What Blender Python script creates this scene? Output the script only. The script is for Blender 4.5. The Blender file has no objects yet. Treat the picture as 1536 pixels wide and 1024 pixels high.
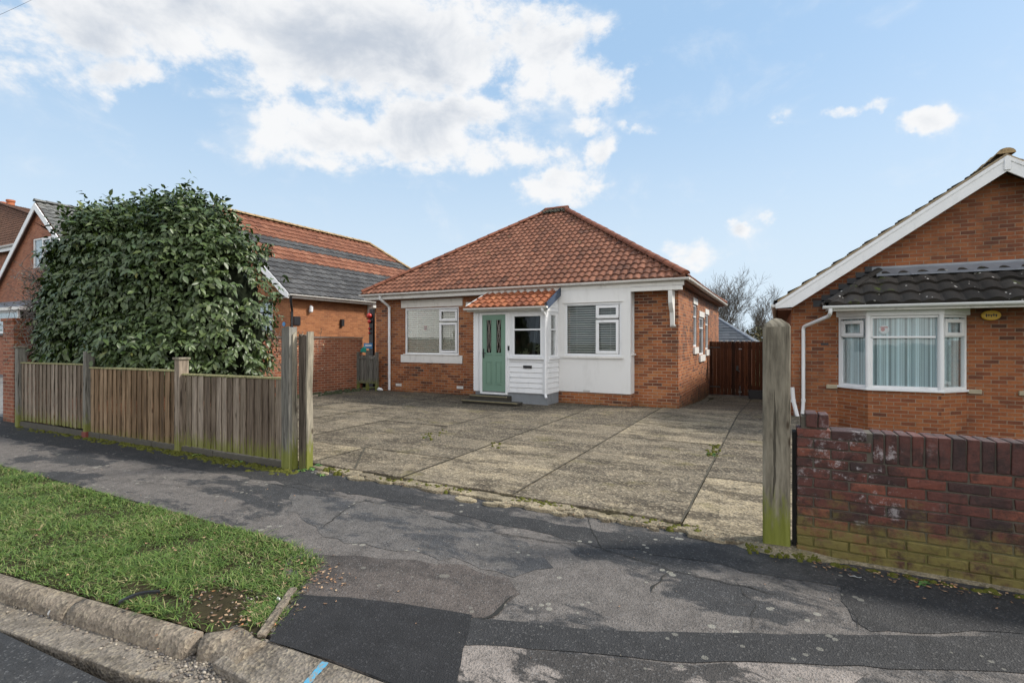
import bpy, math, random
import numpy as np
from mathutils import Vector, Matrix, noise as mnoise
R = math.radians
random.seed(7); rng = np.random.default_rng(7)
S = bpy.context.scene
COL = S.collection
# ------------------------------------------------------------------ surveying helpers (photo measurement -> metres)
TH = R(27.5); CT, ST = math.cos(TH), math.sin(TH); FL = 762.0; CAMH = 1.65
def ray(px, py):
    a = (px-768)/FL; b = (510-py)/FL
    return (-ST+CT*a, CT+ST*a, b)
def W(px, py, Y):
    r = ray(px, py); t = Y/r[1]; return Vector((r[0]*t, Y, CAMH+r[2]*t))
def G(px, py, z=0.0):
    r = ray(px, py); t = (z-CAMH)/r[2]; return Vector((r[0]*t, r[1]*t, z))
def fx(px, Y): return W(px, 510, Y).x
def fz(px, py, Y): return W(px, py, Y).z
def gz(x, y):
    a = min(1, max(0, (y-11.5)/6.5)); b = min(1, max(0, (x+4)/2.0))
    return -0.30*a*a*(3-2*a)*b*b*(3-2*b)
# ------------------------------------------------------------------ mesh builder
class MB:
    def __init__(s): s.v = []; s.f = []; s.m = []; s.r = []; s.uv = {}
    def vert(s, p, uv=None):
        s.v.append((p[0], p[1], p[2])); i = len(s.v)-1
        if uv is not None: s.uv[i] = uv
        return i
    def face(s, ids, m=0, r=0.5): s.f.append(tuple(ids)); s.m.append(m); s.r.append(r)
    def poly(s, pts, m=0, r=0.5): s.face([s.vert(p) for p in pts], m, r)
    def box(s, x0, x1, y0, y1, z0, z1, m=0, r=0.5, M=None):
        P = [Vector((x, y, z)) for z in (z0, z1) for y in (y0, y1) for x in (x0, x1)]
        if M is not None: P = [M @ p for p in P]
        i = [s.vert(p) for p in P]
        for q in ((0,2,3,1),(4,5,7,6),(0,1,5,4),(2,6,7,3),(0,4,6,2),(1,3,7,5)): s.face([i[k] for k in q], m, r)
    def prism(s, pts, d, m=0, r=0.5):      # pts polygon, extruded by vector d
        d = Vector(d); P = [Vector(p) for p in pts]; n = len(P)
        nrm = Vector((0,0,0))
        for k in range(n): nrm += (P[k]-P[0]).cross(P[(k+1) % n]-P[0])
        if nrm.dot(d) > 0: P.reverse()
        a = [s.vert(p) for p in P]; b = [s.vert(p+d) for p in P]
        s.face(a, m, r); s.face(b[::-1], m, r)
        for k in range(n): s.face((a[k], b[k], b[(k+1) % n], a[(k+1) % n]), m, r)
    def tube(s, path, rad, seg=8, m=0, r=0.5, caps=True):
        P = [Vector(p) for p in path]; n = len(P)
        rad = rad if isinstance(rad, (list, tuple)) else [rad]*n
        rings = []; ref = None
        for k in range(n):
            t = (P[min(k+1, n-1)]-P[max(k-1, 0)])
            if t.length < 1e-9: t = Vector((0,0,1))
            t.normalize()
            if ref is None: ref = t.orthogonal()
            ref = (ref - t*ref.dot(t))
            if ref.length < 1e-6: ref = t.orthogonal()
            ref.normalize(); bi = t.cross(ref)
            rings.append([s.vert(P[k]+(ref*math.cos(6.28318*j/seg)+bi*math.sin(6.28318*j/seg))*rad[k]) for j in range(seg)])
        for k in range(n-1):
            for j in range(seg): s.face((rings[k][j], rings[k][(j+1) % seg], rings[k+1][(j+1) % seg], rings[k+1][j]), m, r)
        if caps: s.face(rings[0][::-1], m, r); s.face(rings[-1], m, r)
    def add(s, V, Fc, m=0, rr=None):       # numpy bulk
        o = len(s.v); s.v.extend(map(tuple, V.tolist()))
        for k, f in enumerate(Fc): s.f.append(tuple(o+i for i in f)); s.m.append(m); s.r.append(0.5 if rr is None else rr[k])
    def build(s, name, mats, parent=None, loc=None, bevel=0, smooth=False, bseg=2, angle=40):
        if not isinstance(mats, (list, tuple)): mats = [mats]
        V = np.array(s.v, dtype=np.float64)
        if parent is not None:
            off = Vector((0,0,0)); p = parent
            while p is not None: off += p.location; p = p.parent
            l = Vector((0,0,0))
        else:
            if loc is None:
                mn, mx = V.min(0), V.max(0); loc = ((mn[0]+mx[0])/2, (mn[1]+mx[1])/2, mn[2])
            off = Vector(loc); l = off
        me = bpy.data.meshes.new(name)
        VV = V - np.array(off)[None]
        me.from_pydata(VV.tolist(), [], s.f)
        for m in mats: me.materials.append(m)
        me.polygons.foreach_set('material_index', s.m)
        if smooth: me.polygons.foreach_set('use_smooth', [True]*len(s.f))
        at = me.attributes.new('rnd', 'FLOAT', 'FACE'); at.data.foreach_set('value', s.r)
        uvl = me.uv_layers.new(name='UVMap')
        nl = len(me.loops); li = np.empty(nl, dtype=np.int32); me.loops.foreach_get('vertex_index', li)
        nf = len(me.polygons); ls = np.empty(nf, dtype=np.int32); me.polygons.foreach_get('loop_total', ls)
        nr = np.empty(nf*3); me.polygons.foreach_get('normal', nr); nr = np.abs(nr.reshape(-1, 3))
        ax = nr.argmax(1); lax = np.repeat(ax, ls); P = V[li]
        uv = np.empty((nl, 2))
        uv[:, 0] = np.where(lax == 0, P[:, 1], P[:, 0]); uv[:, 1] = np.where(lax == 2, P[:, 1], P[:, 2])
        if s.uv:
            has = np.zeros(len(V), dtype=bool); U = np.zeros((len(V), 2))
            for k, t in s.uv.items(): has[k] = True; U[k] = t
            h = has[li]; uv[h] = U[li][h]
        uvl.data.foreach_set('uv', uv.ravel())
        me.update()
        o = bpy.data.objects.new(name, me); COL.objects.link(o); o.location = l
        if parent is not None: o.parent = parent
        if bevel:
            b = o.modifiers.new('bevel', 'BEVEL'); b.width = bevel; b.segments = bseg; b.limit_method = 'ANGLE'; b.angle_limit = R(angle)
        return o
def empty(name, loc, label, cat, group=None):
    o = bpy.data.objects.new(name, None); COL.objects.link(o); o.location = loc
    o['label'] = label; o['category'] = cat
    if group: o['group'] = group
    return o
def tag(o, label=None, cat=None, group=None, kind=None):
    if label: o['label'] = label
    if cat: o['category'] = cat
    if group: o['group'] = group
    if kind: o['kind'] = kind
    return o
# ------------------------------------------------------------------ material helpers
class NT:
    def __init__(s, tree): s.t = tree; s.N = tree.nodes; s.L = tree.links
    def n(s, typ, props=None, **ins):
        nd = s.N.new(typ)
        for k, v in (props or {}).items(): setattr(nd, k, v)
        for k, v in ins.items():
            key = int(k[1:]) if (k[0] == 'i' and k[1:].isdigit()) else k.replace('_', ' ')
            s.set(nd.inputs[key], v)
        return nd
    def set(s, inp, v):
        if isinstance(v, bpy.types.NodeSocket): s.L.new(v, inp)
        elif isinstance(v, bpy.types.Node): s.L.new(v.outputs[0], inp)
        else:
            if isinstance(v, (tuple, list)) and len(v) == 3 and inp.type == 'RGBA': v = (*v, 1)
            inp.default_value = v
    def math(s, op, a, b=0.0, c=0.0, clamp=False):
        nd = s.n('ShaderNodeMath', {'operation': op, 'use_clamp': clamp}, i0=a, i1=b)
        if op in ('MULTIPLY_ADD', 'SMOOTH_MIN', 'SMOOTH_MAX', 'COMPARE'): s.set(nd.inputs[2], c)
        return nd.outputs[0]
    def vm(s, op, a, b=(0,0,0)):
        nd = s.n('ShaderNodeVectorMath', {'operation': op}, i0=a, i1=b)
        return nd.outputs['Value'] if op in ('DOT_PRODUCT', 'LENGTH', 'DISTANCE') else nd.outputs[0]
    def mix(s, f, a, b, blend='MIX'):
        nd = s.n('ShaderNodeMix', {'data_type': 'RGBA', 'blend_type': blend})
        s.set(nd.inputs[0], f); s.set(nd.inputs[6], a); s.set(nd.inputs[7], b); return nd.outputs[2]
    def ramp(s, f, stops, interp='LINEAR'):
        nd = s.N.new('ShaderNodeValToRGB'); cr = nd.color_ramp; cr.interpolation = interp
        while len(cr.elements) > 1: cr.elements.remove(cr.elements[-1])
        for k, (p, c) in enumerate(stops):
            e = cr.elements[0] if k == 0 else cr.elements.new(p)
            e.position = p
            if not isinstance(c, (tuple, list)): c = (c, c, c)
            e.color = (*c, 1)
        s.set(nd.inputs[0], f); return nd.outputs[0]
    def sstep(s, x, a, b):
        nd = s.n('ShaderNodeMapRange', {'interpolation_type': 'SMOOTHSTEP'}, i0=x, i1=a, i2=b, i3=0.0, i4=1.0); return nd.outputs[0]
    def noise(s, vec, scale, detail=4, rough=0.55, dist=0.0, out=0):
        return s.n('ShaderNodeTexNoise', None, Vector=vec, Scale=scale, Detail=detail, Roughness=rough, Distortion=dist).outputs[out]
    def voro(s, vec, scale, feature='F1', rnd=1.0, out='Distance'):
        return s.n('ShaderNodeTexVoronoi', {'feature': feature}, Vector=vec, Scale=scale, Randomness=rnd).outputs[out]
    def uv(s): return s.n('ShaderNodeUVMap', {'uv_map': 'UVMap'}).outputs[0]
    def pos(s): return s.n('ShaderNodeNewGeometry').outputs['Position']
    def rnd(s): return s.n('ShaderNodeAttribute', {'attribute_name': 'rnd'}).outputs['Fac']
    def sep(s, v): nd = s.n('ShaderNodeSeparateXYZ', None, i0=v); return nd.outputs
    def comb(s, x, y, z=0.0): return s.n('ShaderNodeCombineXYZ', None, i0=x, i1=y, i2=z).outputs[0]
    def scale(s, v, sc): return s.vm('MULTIPLY', v, sc)
def material(name):
    m = bpy.data.materials.new(name); m.use_nodes = True
    t = NT(m.node_tree); t.bsdf = m.node_tree.nodes['Principled BSDF']; t.mat = m
    return t
def fin(t, color, rough=0.8, bump=None, bs=0.3, bd=0.01, spec=None, metallic=None):
    t.set(t.bsdf.inputs['Base Color'], color); t.set(t.bsdf.inputs['Roughness'], rough)
    if spec is not None: t.set(t.bsdf.inputs['Specular IOR Level'], spec)
    if metallic is not None: t.set(t.bsdf.inputs['Metallic'], metallic)
    if bump is not None:
        b = t.n('ShaderNodeBump', None, Strength=bs, Distance=bd, Height=bump); t.set(t.bsdf.inputs['Normal'], b.outputs[0])
    return t.mat
def brickmat(name, pal, mortar, dirt=0.4, msize=0.006, warp=0.004, green=0.0, bw=.225, rh=.075, stain=None):
    t = material(name); uv = t.uv(); pos = t.pos()
    wv = t.vm('ADD', uv, t.vm('SCALE', t.vm('SUBTRACT', t.noise(uv, 9, 2, out=1), (.5,.5,.5)), (0,0,0)))
    wv.node.inputs[1].links[0].from_node.inputs['Scale'].default_value = warp*2
    br = t.n('ShaderNodeTexBrick', {'offset': 0.5, 'offset_frequency': 2, 'squash': 1.0}, Vector=wv, Color1=(0,0,0), Color2=(1,1,1), Mortar=(0,0,0), Scale=1.0, Mortar_Size=msize, Mortar_Smooth=0.25, Bias=0.0, Brick_Width=bw, Row_Height=rh)
    v = br.outputs[0]; fac = br.outputs[1]
    big = t.noise(pos, .9, 3)
    vv = t.math('ADD', t.math('MULTIPLY', v, .8), t.math('ADD', .1, t.math('MULTIPLY', t.math('SUBTRACT', big, .5), 1.1)), clamp=True)
    c = t.ramp(vv, pal)
    c = t.mix(t.math('MULTIPLY', t.sstep(t.noise(pos, 28, 5, .7), .45, .75), .35), c, tuple(x*.45 for x in pal[0][1]))
    fine = t.noise(pos, 90, 4, .8)
    c = t.mix(.4, c, t.ramp(fine, [(.3, .3), (.7, 1.0)]), 'MULTIPLY')
    mc = t.mix(t.noise(pos, 3, 4), mortar, tuple(x*.5 for x in mortar))
    c = t.mix(fac, c, mc)
    d = t.sstep(t.noise(pos, 1.3, 5, .65), .42, .78)
    c = t.mix(t.math('MULTIPLY', d, dirt), c, (.035,.022,.015))
    if green:
        z = t.sep(pos)[2]
        g = t.math('MULTIPLY', t.sstep(t.math('ADD', z, t.math('MULTIPLY', t.noise(pos, 5, 4), .5)), green+.35, green-.05), .6)
        c = t.mix(g, c, (.05,.045,.02))
    h = t.math('ADD', t.math('MULTIPLY', t.math('SUBTRACT', 1.0, fac), 1.0), t.math('MULTIPLY', fine, .35))
    return fin(t, c, t.math('ADD', .68, t.math('MULTIPLY', fac, .25)), h, .7, .008, spec=.3)
BR_MAIN = brickmat('brick_main', [(0,(.06,.028,.02)),(.10,(.13,.045,.024)),(.3,(.25,.075,.027)),(.6,(.37,.118,.037)),(.85,(.43,.17,.062)),(1,(.31,.10,.045))], (.42,.32,.23), .42, msize=.007, green=.12)
BR_RIGHT = brickmat('brick_right', [(0,(.09,.034,.02)),(.12,(.19,.056,.024)),(.5,(.31,.096,.032)),(.8,(.37,.13,.045)),(1,(.29,.086,.036))], (.36,.27,.19), .55, msize=.0065)
BR_LEFT = brickmat('brick_left', [(0,(.22,.078,.032)),(.5,(.32,.12,.045)),(1,(.38,.155,.062))], (.4,.22,.12), .25, warp=.008)
BR_GARDEN = brickmat('brick_garden', [(0,(.15,.045,.025)),(.4,(.25,.07,.032)),(.8,(.32,.10,.045)),(1,(.34,.125,.06))], (.42,.31,.22), .25, msize=.009, green=.1)
BR_FAR = brickmat('brick_far', [(0,(.2,.065,.035)),(.5,(.32,.11,.055)),(1,(.38,.15,.08))], (.38,.28,.2), .2)
def plain(name, col, rough=.5, var=.15, sc=3, bump=0.0, spec=.5, dirt=None, metallic=None):
    t = material(name); pos = t.pos()
    n = t.noise(pos, sc, 5, .6)
    c = t.mix(n, tuple(x*(1-var) for x in col), tuple(min(1, x*(1+var*.6)) for x in col))
    if dirt:
        c = t.mix(t.math('MULTIPLY', t.sstep(t.noise(t.scale(pos, (1,1,.35)), sc*2.3, 6, .7), .5, .8), dirt), c, tuple(x*.3 for x in (col[0], col[1]*.95, col[2]*.85)))
    return fin(t, c, rough, t.noise(pos, 60, 4) if bump else None, bump, .004, spec, metallic)
WHITE = plain('white_upvc', (.70,.71,.72), .4, .10, 3, dirt=.22)
WHITED = plain('white_paint_weathered', (.66,.65,.62), .55, .12, 3, dirt=.5)
RENDER = plain('white_render', (.67,.67,.66), .9, .06, 1.5, bump=.35, dirt=.16, spec=.2)
GREYPL = plain('grey_painted_plinth', (.2,.215,.23), .85, .25, 4, bump=.4, dirt=.4)
GREEN = plain('green_door_paint', (.15,.25,.19), .45, .06, 4)
DARK = plain('black_plastic', (.015,.015,.017), .4, .2, 4)
DARKW = plain('dark_interior', (.06,.055,.05), .9, .2, 2)
LEAD = plain('lead_flashing', (.22,.24,.27), .45, .35, 5, bump=.3, metallic=.3)
SOFFIT = plain('brown_soffit', (.2,.1,.07), .7, .25, 3)
REDP = plain('red_plastic', (.45,.03,.02), .4, .1)
BLUEP = plain('blue_plastic', (.05,.2,.42), .4, .1)
TEALP = plain('teal_plastic', (.02,.25,.2), .4, .1)
YELP = plain('yellow_alarm_plastic', (.62,.38,.035), .45, .1, dirt=.2)
BLIND = plain('blind_slat', (.75,.72,.6), .5, .1)
BLINDW = plain('white_blind_slat', (.42,.42,.39), .5, .1)
LEADED = plain('lead_came', (.42,.38,.34), .4, .2, metallic=.4)
NAVY = plain('navy_verge', (.03,.05,.09), .5, .3)
PETAL = plain('cream_flower', (.6,.62,.35), .6, .2)
STEEL = plain('grey_metal', (.3,.31,.32), .35, .2, metallic=.8)
def glassmat(name, tint, refl=.55):
    t = material(name); t.N.remove(t.bsdf)
    out = t.N['Material Output']
    lw = t.n('ShaderNodeFresnel', None, IOR=1.5)
    gl = t.n('ShaderNodeBsdfGlossy', None, Color=(1,1,1), Roughness=.015)
    nrm = t.n('ShaderNodeBump', None, Strength=.04, Distance=.02, Height=t.noise(t.pos(), 2.5, 2)); t.set(gl.inputs['Normal'], nrm.outputs[0])
    tr = t.n('ShaderNodeBsdfTransparent', None, Color=tint)
    f = t.math('MULTIPLY', lw.outputs[0], refl, clamp=True)
    mx = t.n('ShaderNodeMixShader', None, i0=f, i1=tr.outputs[0], i2=gl.outputs[0])
    t.L.new(mx.outputs[0], out.inputs[0]); return t.mat
GLASS = glassmat('window_glass', (.92,.94,.94)); GLASSD = glassmat('dark_glass', (.55,.57,.58), .8)
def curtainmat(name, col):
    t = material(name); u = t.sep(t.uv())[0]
    n = t.sstep(t.noise(t.comb(t.math('MULTIPLY', u, 17), 0), 1.0, 3), .36, .62)  # dark vertical stripes painted in as shade between the curtain folds
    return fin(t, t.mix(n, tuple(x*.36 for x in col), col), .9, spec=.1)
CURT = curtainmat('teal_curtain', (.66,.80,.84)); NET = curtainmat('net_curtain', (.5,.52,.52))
# roof tiles: UV in metres, one random value for each tile
def tilemat(name, pal, tw, g, dirtc=(.03,.022,.018), dirt=.5, lichen=None, moss=0.0, bands=None, rough=.85):
    t = material(name); uv = t.uv(); x, y, _ = t.sep(uv); pos = t.pos()
    cell = t.comb(t.math('FLOOR', t.math('DIVIDE', x, tw)), t.math('FLOOR', t.math('ADD', t.math('DIVIDE', y, g), .02)))
    wn = t.n('ShaderNodeTexWhiteNoise', {'noise_dimensions': '2D'}, Vector=cell).outputs[0]
    v = t.math('ADD', t.math('MULTIPLY', wn, .5), t.math('MULTIPLY', t.math('SUBTRACT', t.noise(pos, 1.1, 5, .65), .22), 1.0), clamp=True)
    c = t.ramp(v, pal)
    if bands:
        row = t.math('FLOOR', t.math('ADD', t.math('DIVIDE', y, g), .02))
        for lo, hi in bands[1]:
            k = t.math('MULTIPLY', t.math('GREATER_THAN', row, lo-.5), t.math('LESS_THAN', row, hi-.5))
            c = t.mix(k, c, t.ramp(v, bands[0]))
    c = t.mix(t.math('MULTIPLY', t.sstep(t.noise(pos, 7, 6, .7), .45, .72), dirt), c, dirtc)
    c = t.mix(.4, c, t.ramp(t.noise(pos, 60, 4, .7), [(.3, .45), (.7, 1.0)]), 'MULTIPLY')
    if lichen:
        lv = t.voro(pos, 9); k = t.math('MULTIPLY', t.math('LESS_THAN', lv, t.math('MULTIPLY', t.sstep(t.noise(pos, 4, 3), .45, .7), .3)), .9)
        c = t.mix(k, c, lichen)
    if moss:
        c = t.mix(t.math('MULTIPLY', t.sstep(t.noise(pos, 2.6, 5, .65), .60, .70), moss), c, (.09,.12,.02))
    return fin(t, c, rough, t.noise(pos, 45, 5, .7), .5, .01, spec=.25)
ORG = [(0,(.06,.031,.023)),(.25,(.135,.06,.038)),(.5,(.20,.085,.052)),(.8,(.25,.11,.068)),(1,(.31,.165,.11))]
GRY = [(0,(.035,.036,.038)),(.5,(.068,.070,.073)),(1,(.12,.12,.12))]
T_MAIN = tilemat('roof_tile_orange', ORG, .19, .28, dirt=.6, moss=.2)
T_PORCH = tilemat('porch_tile_orange', [(0,(.12,.045,.027)),(.5,(.27,.088,.04)),(1,(.37,.145,.065))], .2, .27, dirt=.45)
T_STRIPE = tilemat('roof_tile_striped', GRY, .3, .34, dirt=.55, bands=([(0,(.11,.045,.03)),(.5,(.21,.085,.05)),(1,(.30,.14,.085))], [(7,10),(12,17)]))
T_DARK = tilemat('roof_tile_dark', [(0,(.02,.019,.018)),(.6,(.05,.045,.04)),(1,(.09,.08,.07))], .3, .28, dirt=.4, lichen=(.5,.48,.44), moss=.8)
T_GREY = tilemat('roof_tile_grey', [(0,(.06,.06,.062)),(.5,(.14,.145,.14)),(1,(.24,.24,.23))], .3, .34, dirt=.4, lichen=(.35,.34,.3))
T_BROWN = tilemat('roof_tile_brown', [(0,(.07,.04,.028)),(1,(.17,.09,.06))], .2, .3, dirt=.3)
T_SLATE = tilemat('roof_slate', [(0,(.06,.07,.08)),(1,(.125,.135,.15))], .3, .22, dirt=.25, rough=.5)
CAP = tilemat('ridge_tile_red', [(0,(.16,.058,.035)),(1,(.25,.095,.055))], 5, 5, dirt=.5)
CAPM = tilemat('ridge_tile_buff', [(0,(.3,.2,.1)),(1,(.42,.3,.16))], 5, 5, dirt=.6)
def woodmat(name, cols, algae=.0, az=.35, grain=1.0, tone=None):
    t = material(name); pos = t.pos(); r = t.rnd(); x, y, z = t.sep(pos)
    u = t.math('ADD', t.math('ADD', x, t.math('MULTIPLY', y, .73)), t.math('MULTIPLY', r, 37.0))
    warp = t.noise(t.comb(t.math('MULTIPLY', u, 5), 0, t.math('MULTIPLY', z, 1.6)), 1.5, 3)
    gv = t.comb(t.math('MULTIPLY', t.math('ADD', u, t.math('MULTIPLY', warp, .06)), 60*grain), 0, t.math('MULTIPLY', z, 2.2))
    gr = t.noise(gv, 1.0, 6, .65)
    kn = t.voro(t.comb(t.math('MULTIPLY', u, 7), 0, t.math('MULTIPLY', z, 2.3)), 1.0)
    c = t.ramp(t.math('ADD', t.math('MULTIPLY', r, .95), t.math('MULTIPLY', t.math('SUBTRACT', gr, .45), .9), clamp=True), cols)
    c = t.mix(.75, c, t.ramp(gr, [(.30, .18), (.5, .8), (.68, 1.25)]), 'MULTIPLY')
    c = t.mix(t.math('MULTIPLY', t.sstep(kn, .13, .05), .8), c, (.03,.018,.01))
    ck = t.noise(t.comb(t.math('MULTIPLY', t.math('ADD', u, t.math('MULTIPLY', warp, .05)), 24), 5, t.math('MULTIPLY', z, .8)), 1.0, 3)
    c = t.mix(t.math('MULTIPLY', t.sstep(ck, .635, .665), .75), c, tuple(x*.18 for x in cols[0][1]))
    if tone: c = t.mix(t.math('MULTIPLY', t.sstep(t.noise(pos, .55, 2), .42, .62), .8), c, t.mix(gr, tuple(k*.4 for k in tone), tone))
    if algae:
        gn = t.math('ADD', z, t.math('MULTIPLY', t.math('SUBTRACT', t.noise(t.comb(t.math('MULTIPLY', u, 3.2), 0, t.math('MULTIPLY', z, .5)), 9, 6, .7), .5), .95))
        c = t.mix(t.math('MULTIPLY', t.sstep(gn, az, az*.35), algae), c, t.mix(gr, (.09,.1,.012), (.2,.22,.035)))
    h = t.math('SUBTRACT', gr, t.math('MULTIPLY', t.sstep(kn, .13, .04), .6)); h = t.math('SUBTRACT', h, t.sstep(ck, .635, .665))
    return fin(t, c, .85, h, .8, .006, spec=.2)
WOOD = woodmat('weathered_fence_wood', [(0,(.12,.09,.066)),(.4,(.17,.135,.10)),(.7,(.225,.182,.14)),(1,(.29,.24,.19))], .75, .33, grain=.6)
WOODB = woodmat('brown_fence_wood', [(0,(.12,.078,.045)),(.4,(.175,.115,.066)),(.7,(.23,.155,.092)),(1,(.29,.205,.13))], .4, .2, grain=.6)
POSTW = woodmat('grey_post_wood', [(0,(.11,.095,.068)),(.5,(.2,.178,.135)),(1,(.3,.27,.21))], .9, .50, .35)
POSTG = woodmat('bluegrey_post_wood', [(0,(.11,.104,.09)),(.5,(.18,.172,.15)),(1,(.26,.25,.22))], .8, .42, .6)
GATEW = woodmat('stained_gate_wood', [(0,(.022,.009,.005)),(.5,(.055,.019,.009)),(1,(.10,.035,.015))], 0)
# ------------------------------------------------------------------ ground materials
def asphalt(name, base, light, lightamt, lo=.45, hi=.6, lich=.6, seed=0.0, hard=False):
    t = material(name); pos = t.vm('ADD', t.pos(), (seed, seed*.7, 0))
    pw = t.vm('ADD', pos, t.vm('SCALE', t.noise(pos, 1.2, 4, out=1)))
    pw.node.inputs[1].links[0].from_node.inputs['Scale'].default_value = .5
    big = t.noise(t.scale(pw, (.7,1.5,1)), 1.25, 6, .68)
    c = t.mix(t.math('MULTIPLY', t.sstep(big, lo, hi), lightamt), base, light)
    mid = t.noise(pos, 6, 6, .75)
    c = t.mix(.8, c, t.ramp(mid, [(.3, .5), (.7, 1.25)]), 'MULTIPLY')
    ag = t.voro(pos, 110, out='Color'); agg = t.sep(ag)[0]
    c = t.mix(t.math('MULTIPLY', t.math('GREATER_THAN', agg, .93), .22), c, tuple(min(.24, x*3.2) for x in light))
    c = t.mix(t.math('MULTIPLY', t.math('LESS_THAN', agg, .25), .4), c, (.018,.018,.018))
    sp = t.voro(pos, 11); k = t.math('LESS_THAN', sp, t.math('MULTIPLY', t.sstep(t.noise(pos, 2.2, 3), .45, .72), .30))
    c = t.mix(t.math('MULTIPLY', k, lich), c, (.27,.26,.22))
    h = t.math('ADD', t.voro(pos, 110), t.math('MULTIPLY', t.noise(pos, 40, 5, .7), .8))
    h = t.math('ADD', h, t.math('MULTIPLY', big, 1.5))
    return fin(t, c, .82, h, .75, .006, spec=.3)
ASPH = asphalt('pavement_asphalt', (.040,.040,.041), (.142,.127,.115), .9, .45, .53)
ASPHB = asphalt('brown_pavement_asphalt', (.06,.052,.047), (.12,.10,.088), .7, .4, .6, lich=.3, seed=7)
ASPHG = asphalt('smooth_grey_pavement', (.052,.053,.056), (.125,.115,.106), .85, .46, .54, lich=.8, seed=3)
ASPHN = asphalt('new_tarmac', (.019,.019,.020), (.028,.028,.029), .8, .4, .7, lich=.0, seed=5)
ASPHT = asphalt('trench_tarmac', (.032,.032,.033), (.06,.058,.055), .6, .5, .7, lich=.4, seed=11)
ASPHL = asphalt('flaking_pavement', (.05,.046,.043), (.24,.21,.187), .95, .47, .52, lich=.4, seed=13)
ROADM = asphalt('road_asphalt', (.035,.036,.038), (.1,.095,.09), .6, .5, .75, lich=.3, seed=17)
def concrete(name, cols, moss=.3, grit=.7, useR=True, stain=.6, vs=55):
    t = material(name); pos = t.pos(); r = t.rnd()
    n = t.noise(t.scale(pos, (.7,1.5,1)), 1.3, 6, .7)
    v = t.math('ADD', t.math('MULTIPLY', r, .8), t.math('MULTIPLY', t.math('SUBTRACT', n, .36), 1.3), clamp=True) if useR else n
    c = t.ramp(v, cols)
    c = t.mix(t.math('MULTIPLY', t.sstep(t.noise(t.scale(pos, (.8,1.7,1)), 1.6, 7, .72), .44, .60), stain), c, (.062,.050,.036))
    c = t.mix(t.math('MULTIPLY', t.sstep(t.noise(t.vm('ADD', t.scale(pos, (.8,2.2,1)), (9,4,0)), 2.6, 7, .78), .53, .66), stain*.6), c, (.36,.29,.19))
    c = t.mix(.55, c, t.ramp(t.noise(pos, 11, 7, .8), [(.32, .3), (.5, .85), (.7, 1.5)]), 'MULTIPLY')
    ag = t.sep(t.voro(pos, vs, out='Color'))
    c = t.mix(t.math('MULTIPLY', t.math('GREATER_THAN', ag[0], .80), grit*.5), c, (.40,.345,.25))
    c = t.mix(t.math('MULTIPLY', t.math('LESS_THAN', ag[1], .22), grit*.6), c, (.04,.036,.03))
    if moss:
        c = t.mix(t.math('MULTIPLY', t.sstep(t.noise(t.scale(pos, (1,1.6,.2)), 1.1, 6, .7), .56, .70), moss), c, (.15,.13,.04))
    h = t.math('ADD', t.voro(pos, vs), t.math('MULTIPLY', t.noise(pos, 22, 6, .75), 1.3))
    return fin(t, c, .88, h, 1.0, .010, spec=.2)
CONC = concrete('driveway_concrete', [(0,(.050,.042,.032)),(.3,(.095,.080,.060)),(.6,(.16,.134,.098)),(.8,(.225,.187,.132)),(1,(.33,.272,.182))], .4, .75, True, .8, 42)
KERB = concrete('kerb_concrete', [(0,(.15,.125,.095)),(.5,(.24,.20,.155)),(1,(.33,.285,.22))], .15, .6, False, .55)
CHAN = concrete('channel_concrete', [(0,(.13,.115,.095)),(1,(.3,.26,.215))], .05, .5, False, .6)
RUB = concrete('rubble_concrete', [(0,(.15,.12,.08)),(.5,(.26,.22,.15)),(1,(.36,.3,.2))], .55, .5, True, .4)
SOIL = plain('soil', (.04,.034,.018), .95, .6, 9, bump=1.0, spec=.1)
EARTH = plain('rough_grass_ground', (.07,.085,.035), .95, .5, .8, bump=.6, spec=.1)
PAVB = brickmat('block_paving', [(0,(.16,.155,.15)),(1,(.3,.29,.28))], (.08,.075,.07), .2, bw=.2, rh=.1)
MOSS = plain('moss', (.085,.088,.018), .95, .6, 14, bump=1.0, spec=.1)
STONE = plain('stone_coping', (.1,.095,.09), .85, .4, 6, bump=.6, dirt=.4)
CRACKM = plain('crack_dirt', (.012,.012,.010), .95, .3, 9)
t = material('blue_spray_paint'); BLUEPAINT = fin(t, t.mix(t.sstep(t.noise(t.pos(), 45, 5, .8), .46, .60), (.06,.27,.42), (.2,.19,.16)), .85)
BARK = plain('bare_bark', (.10,.085,.07), .9, .4, 8)
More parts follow.
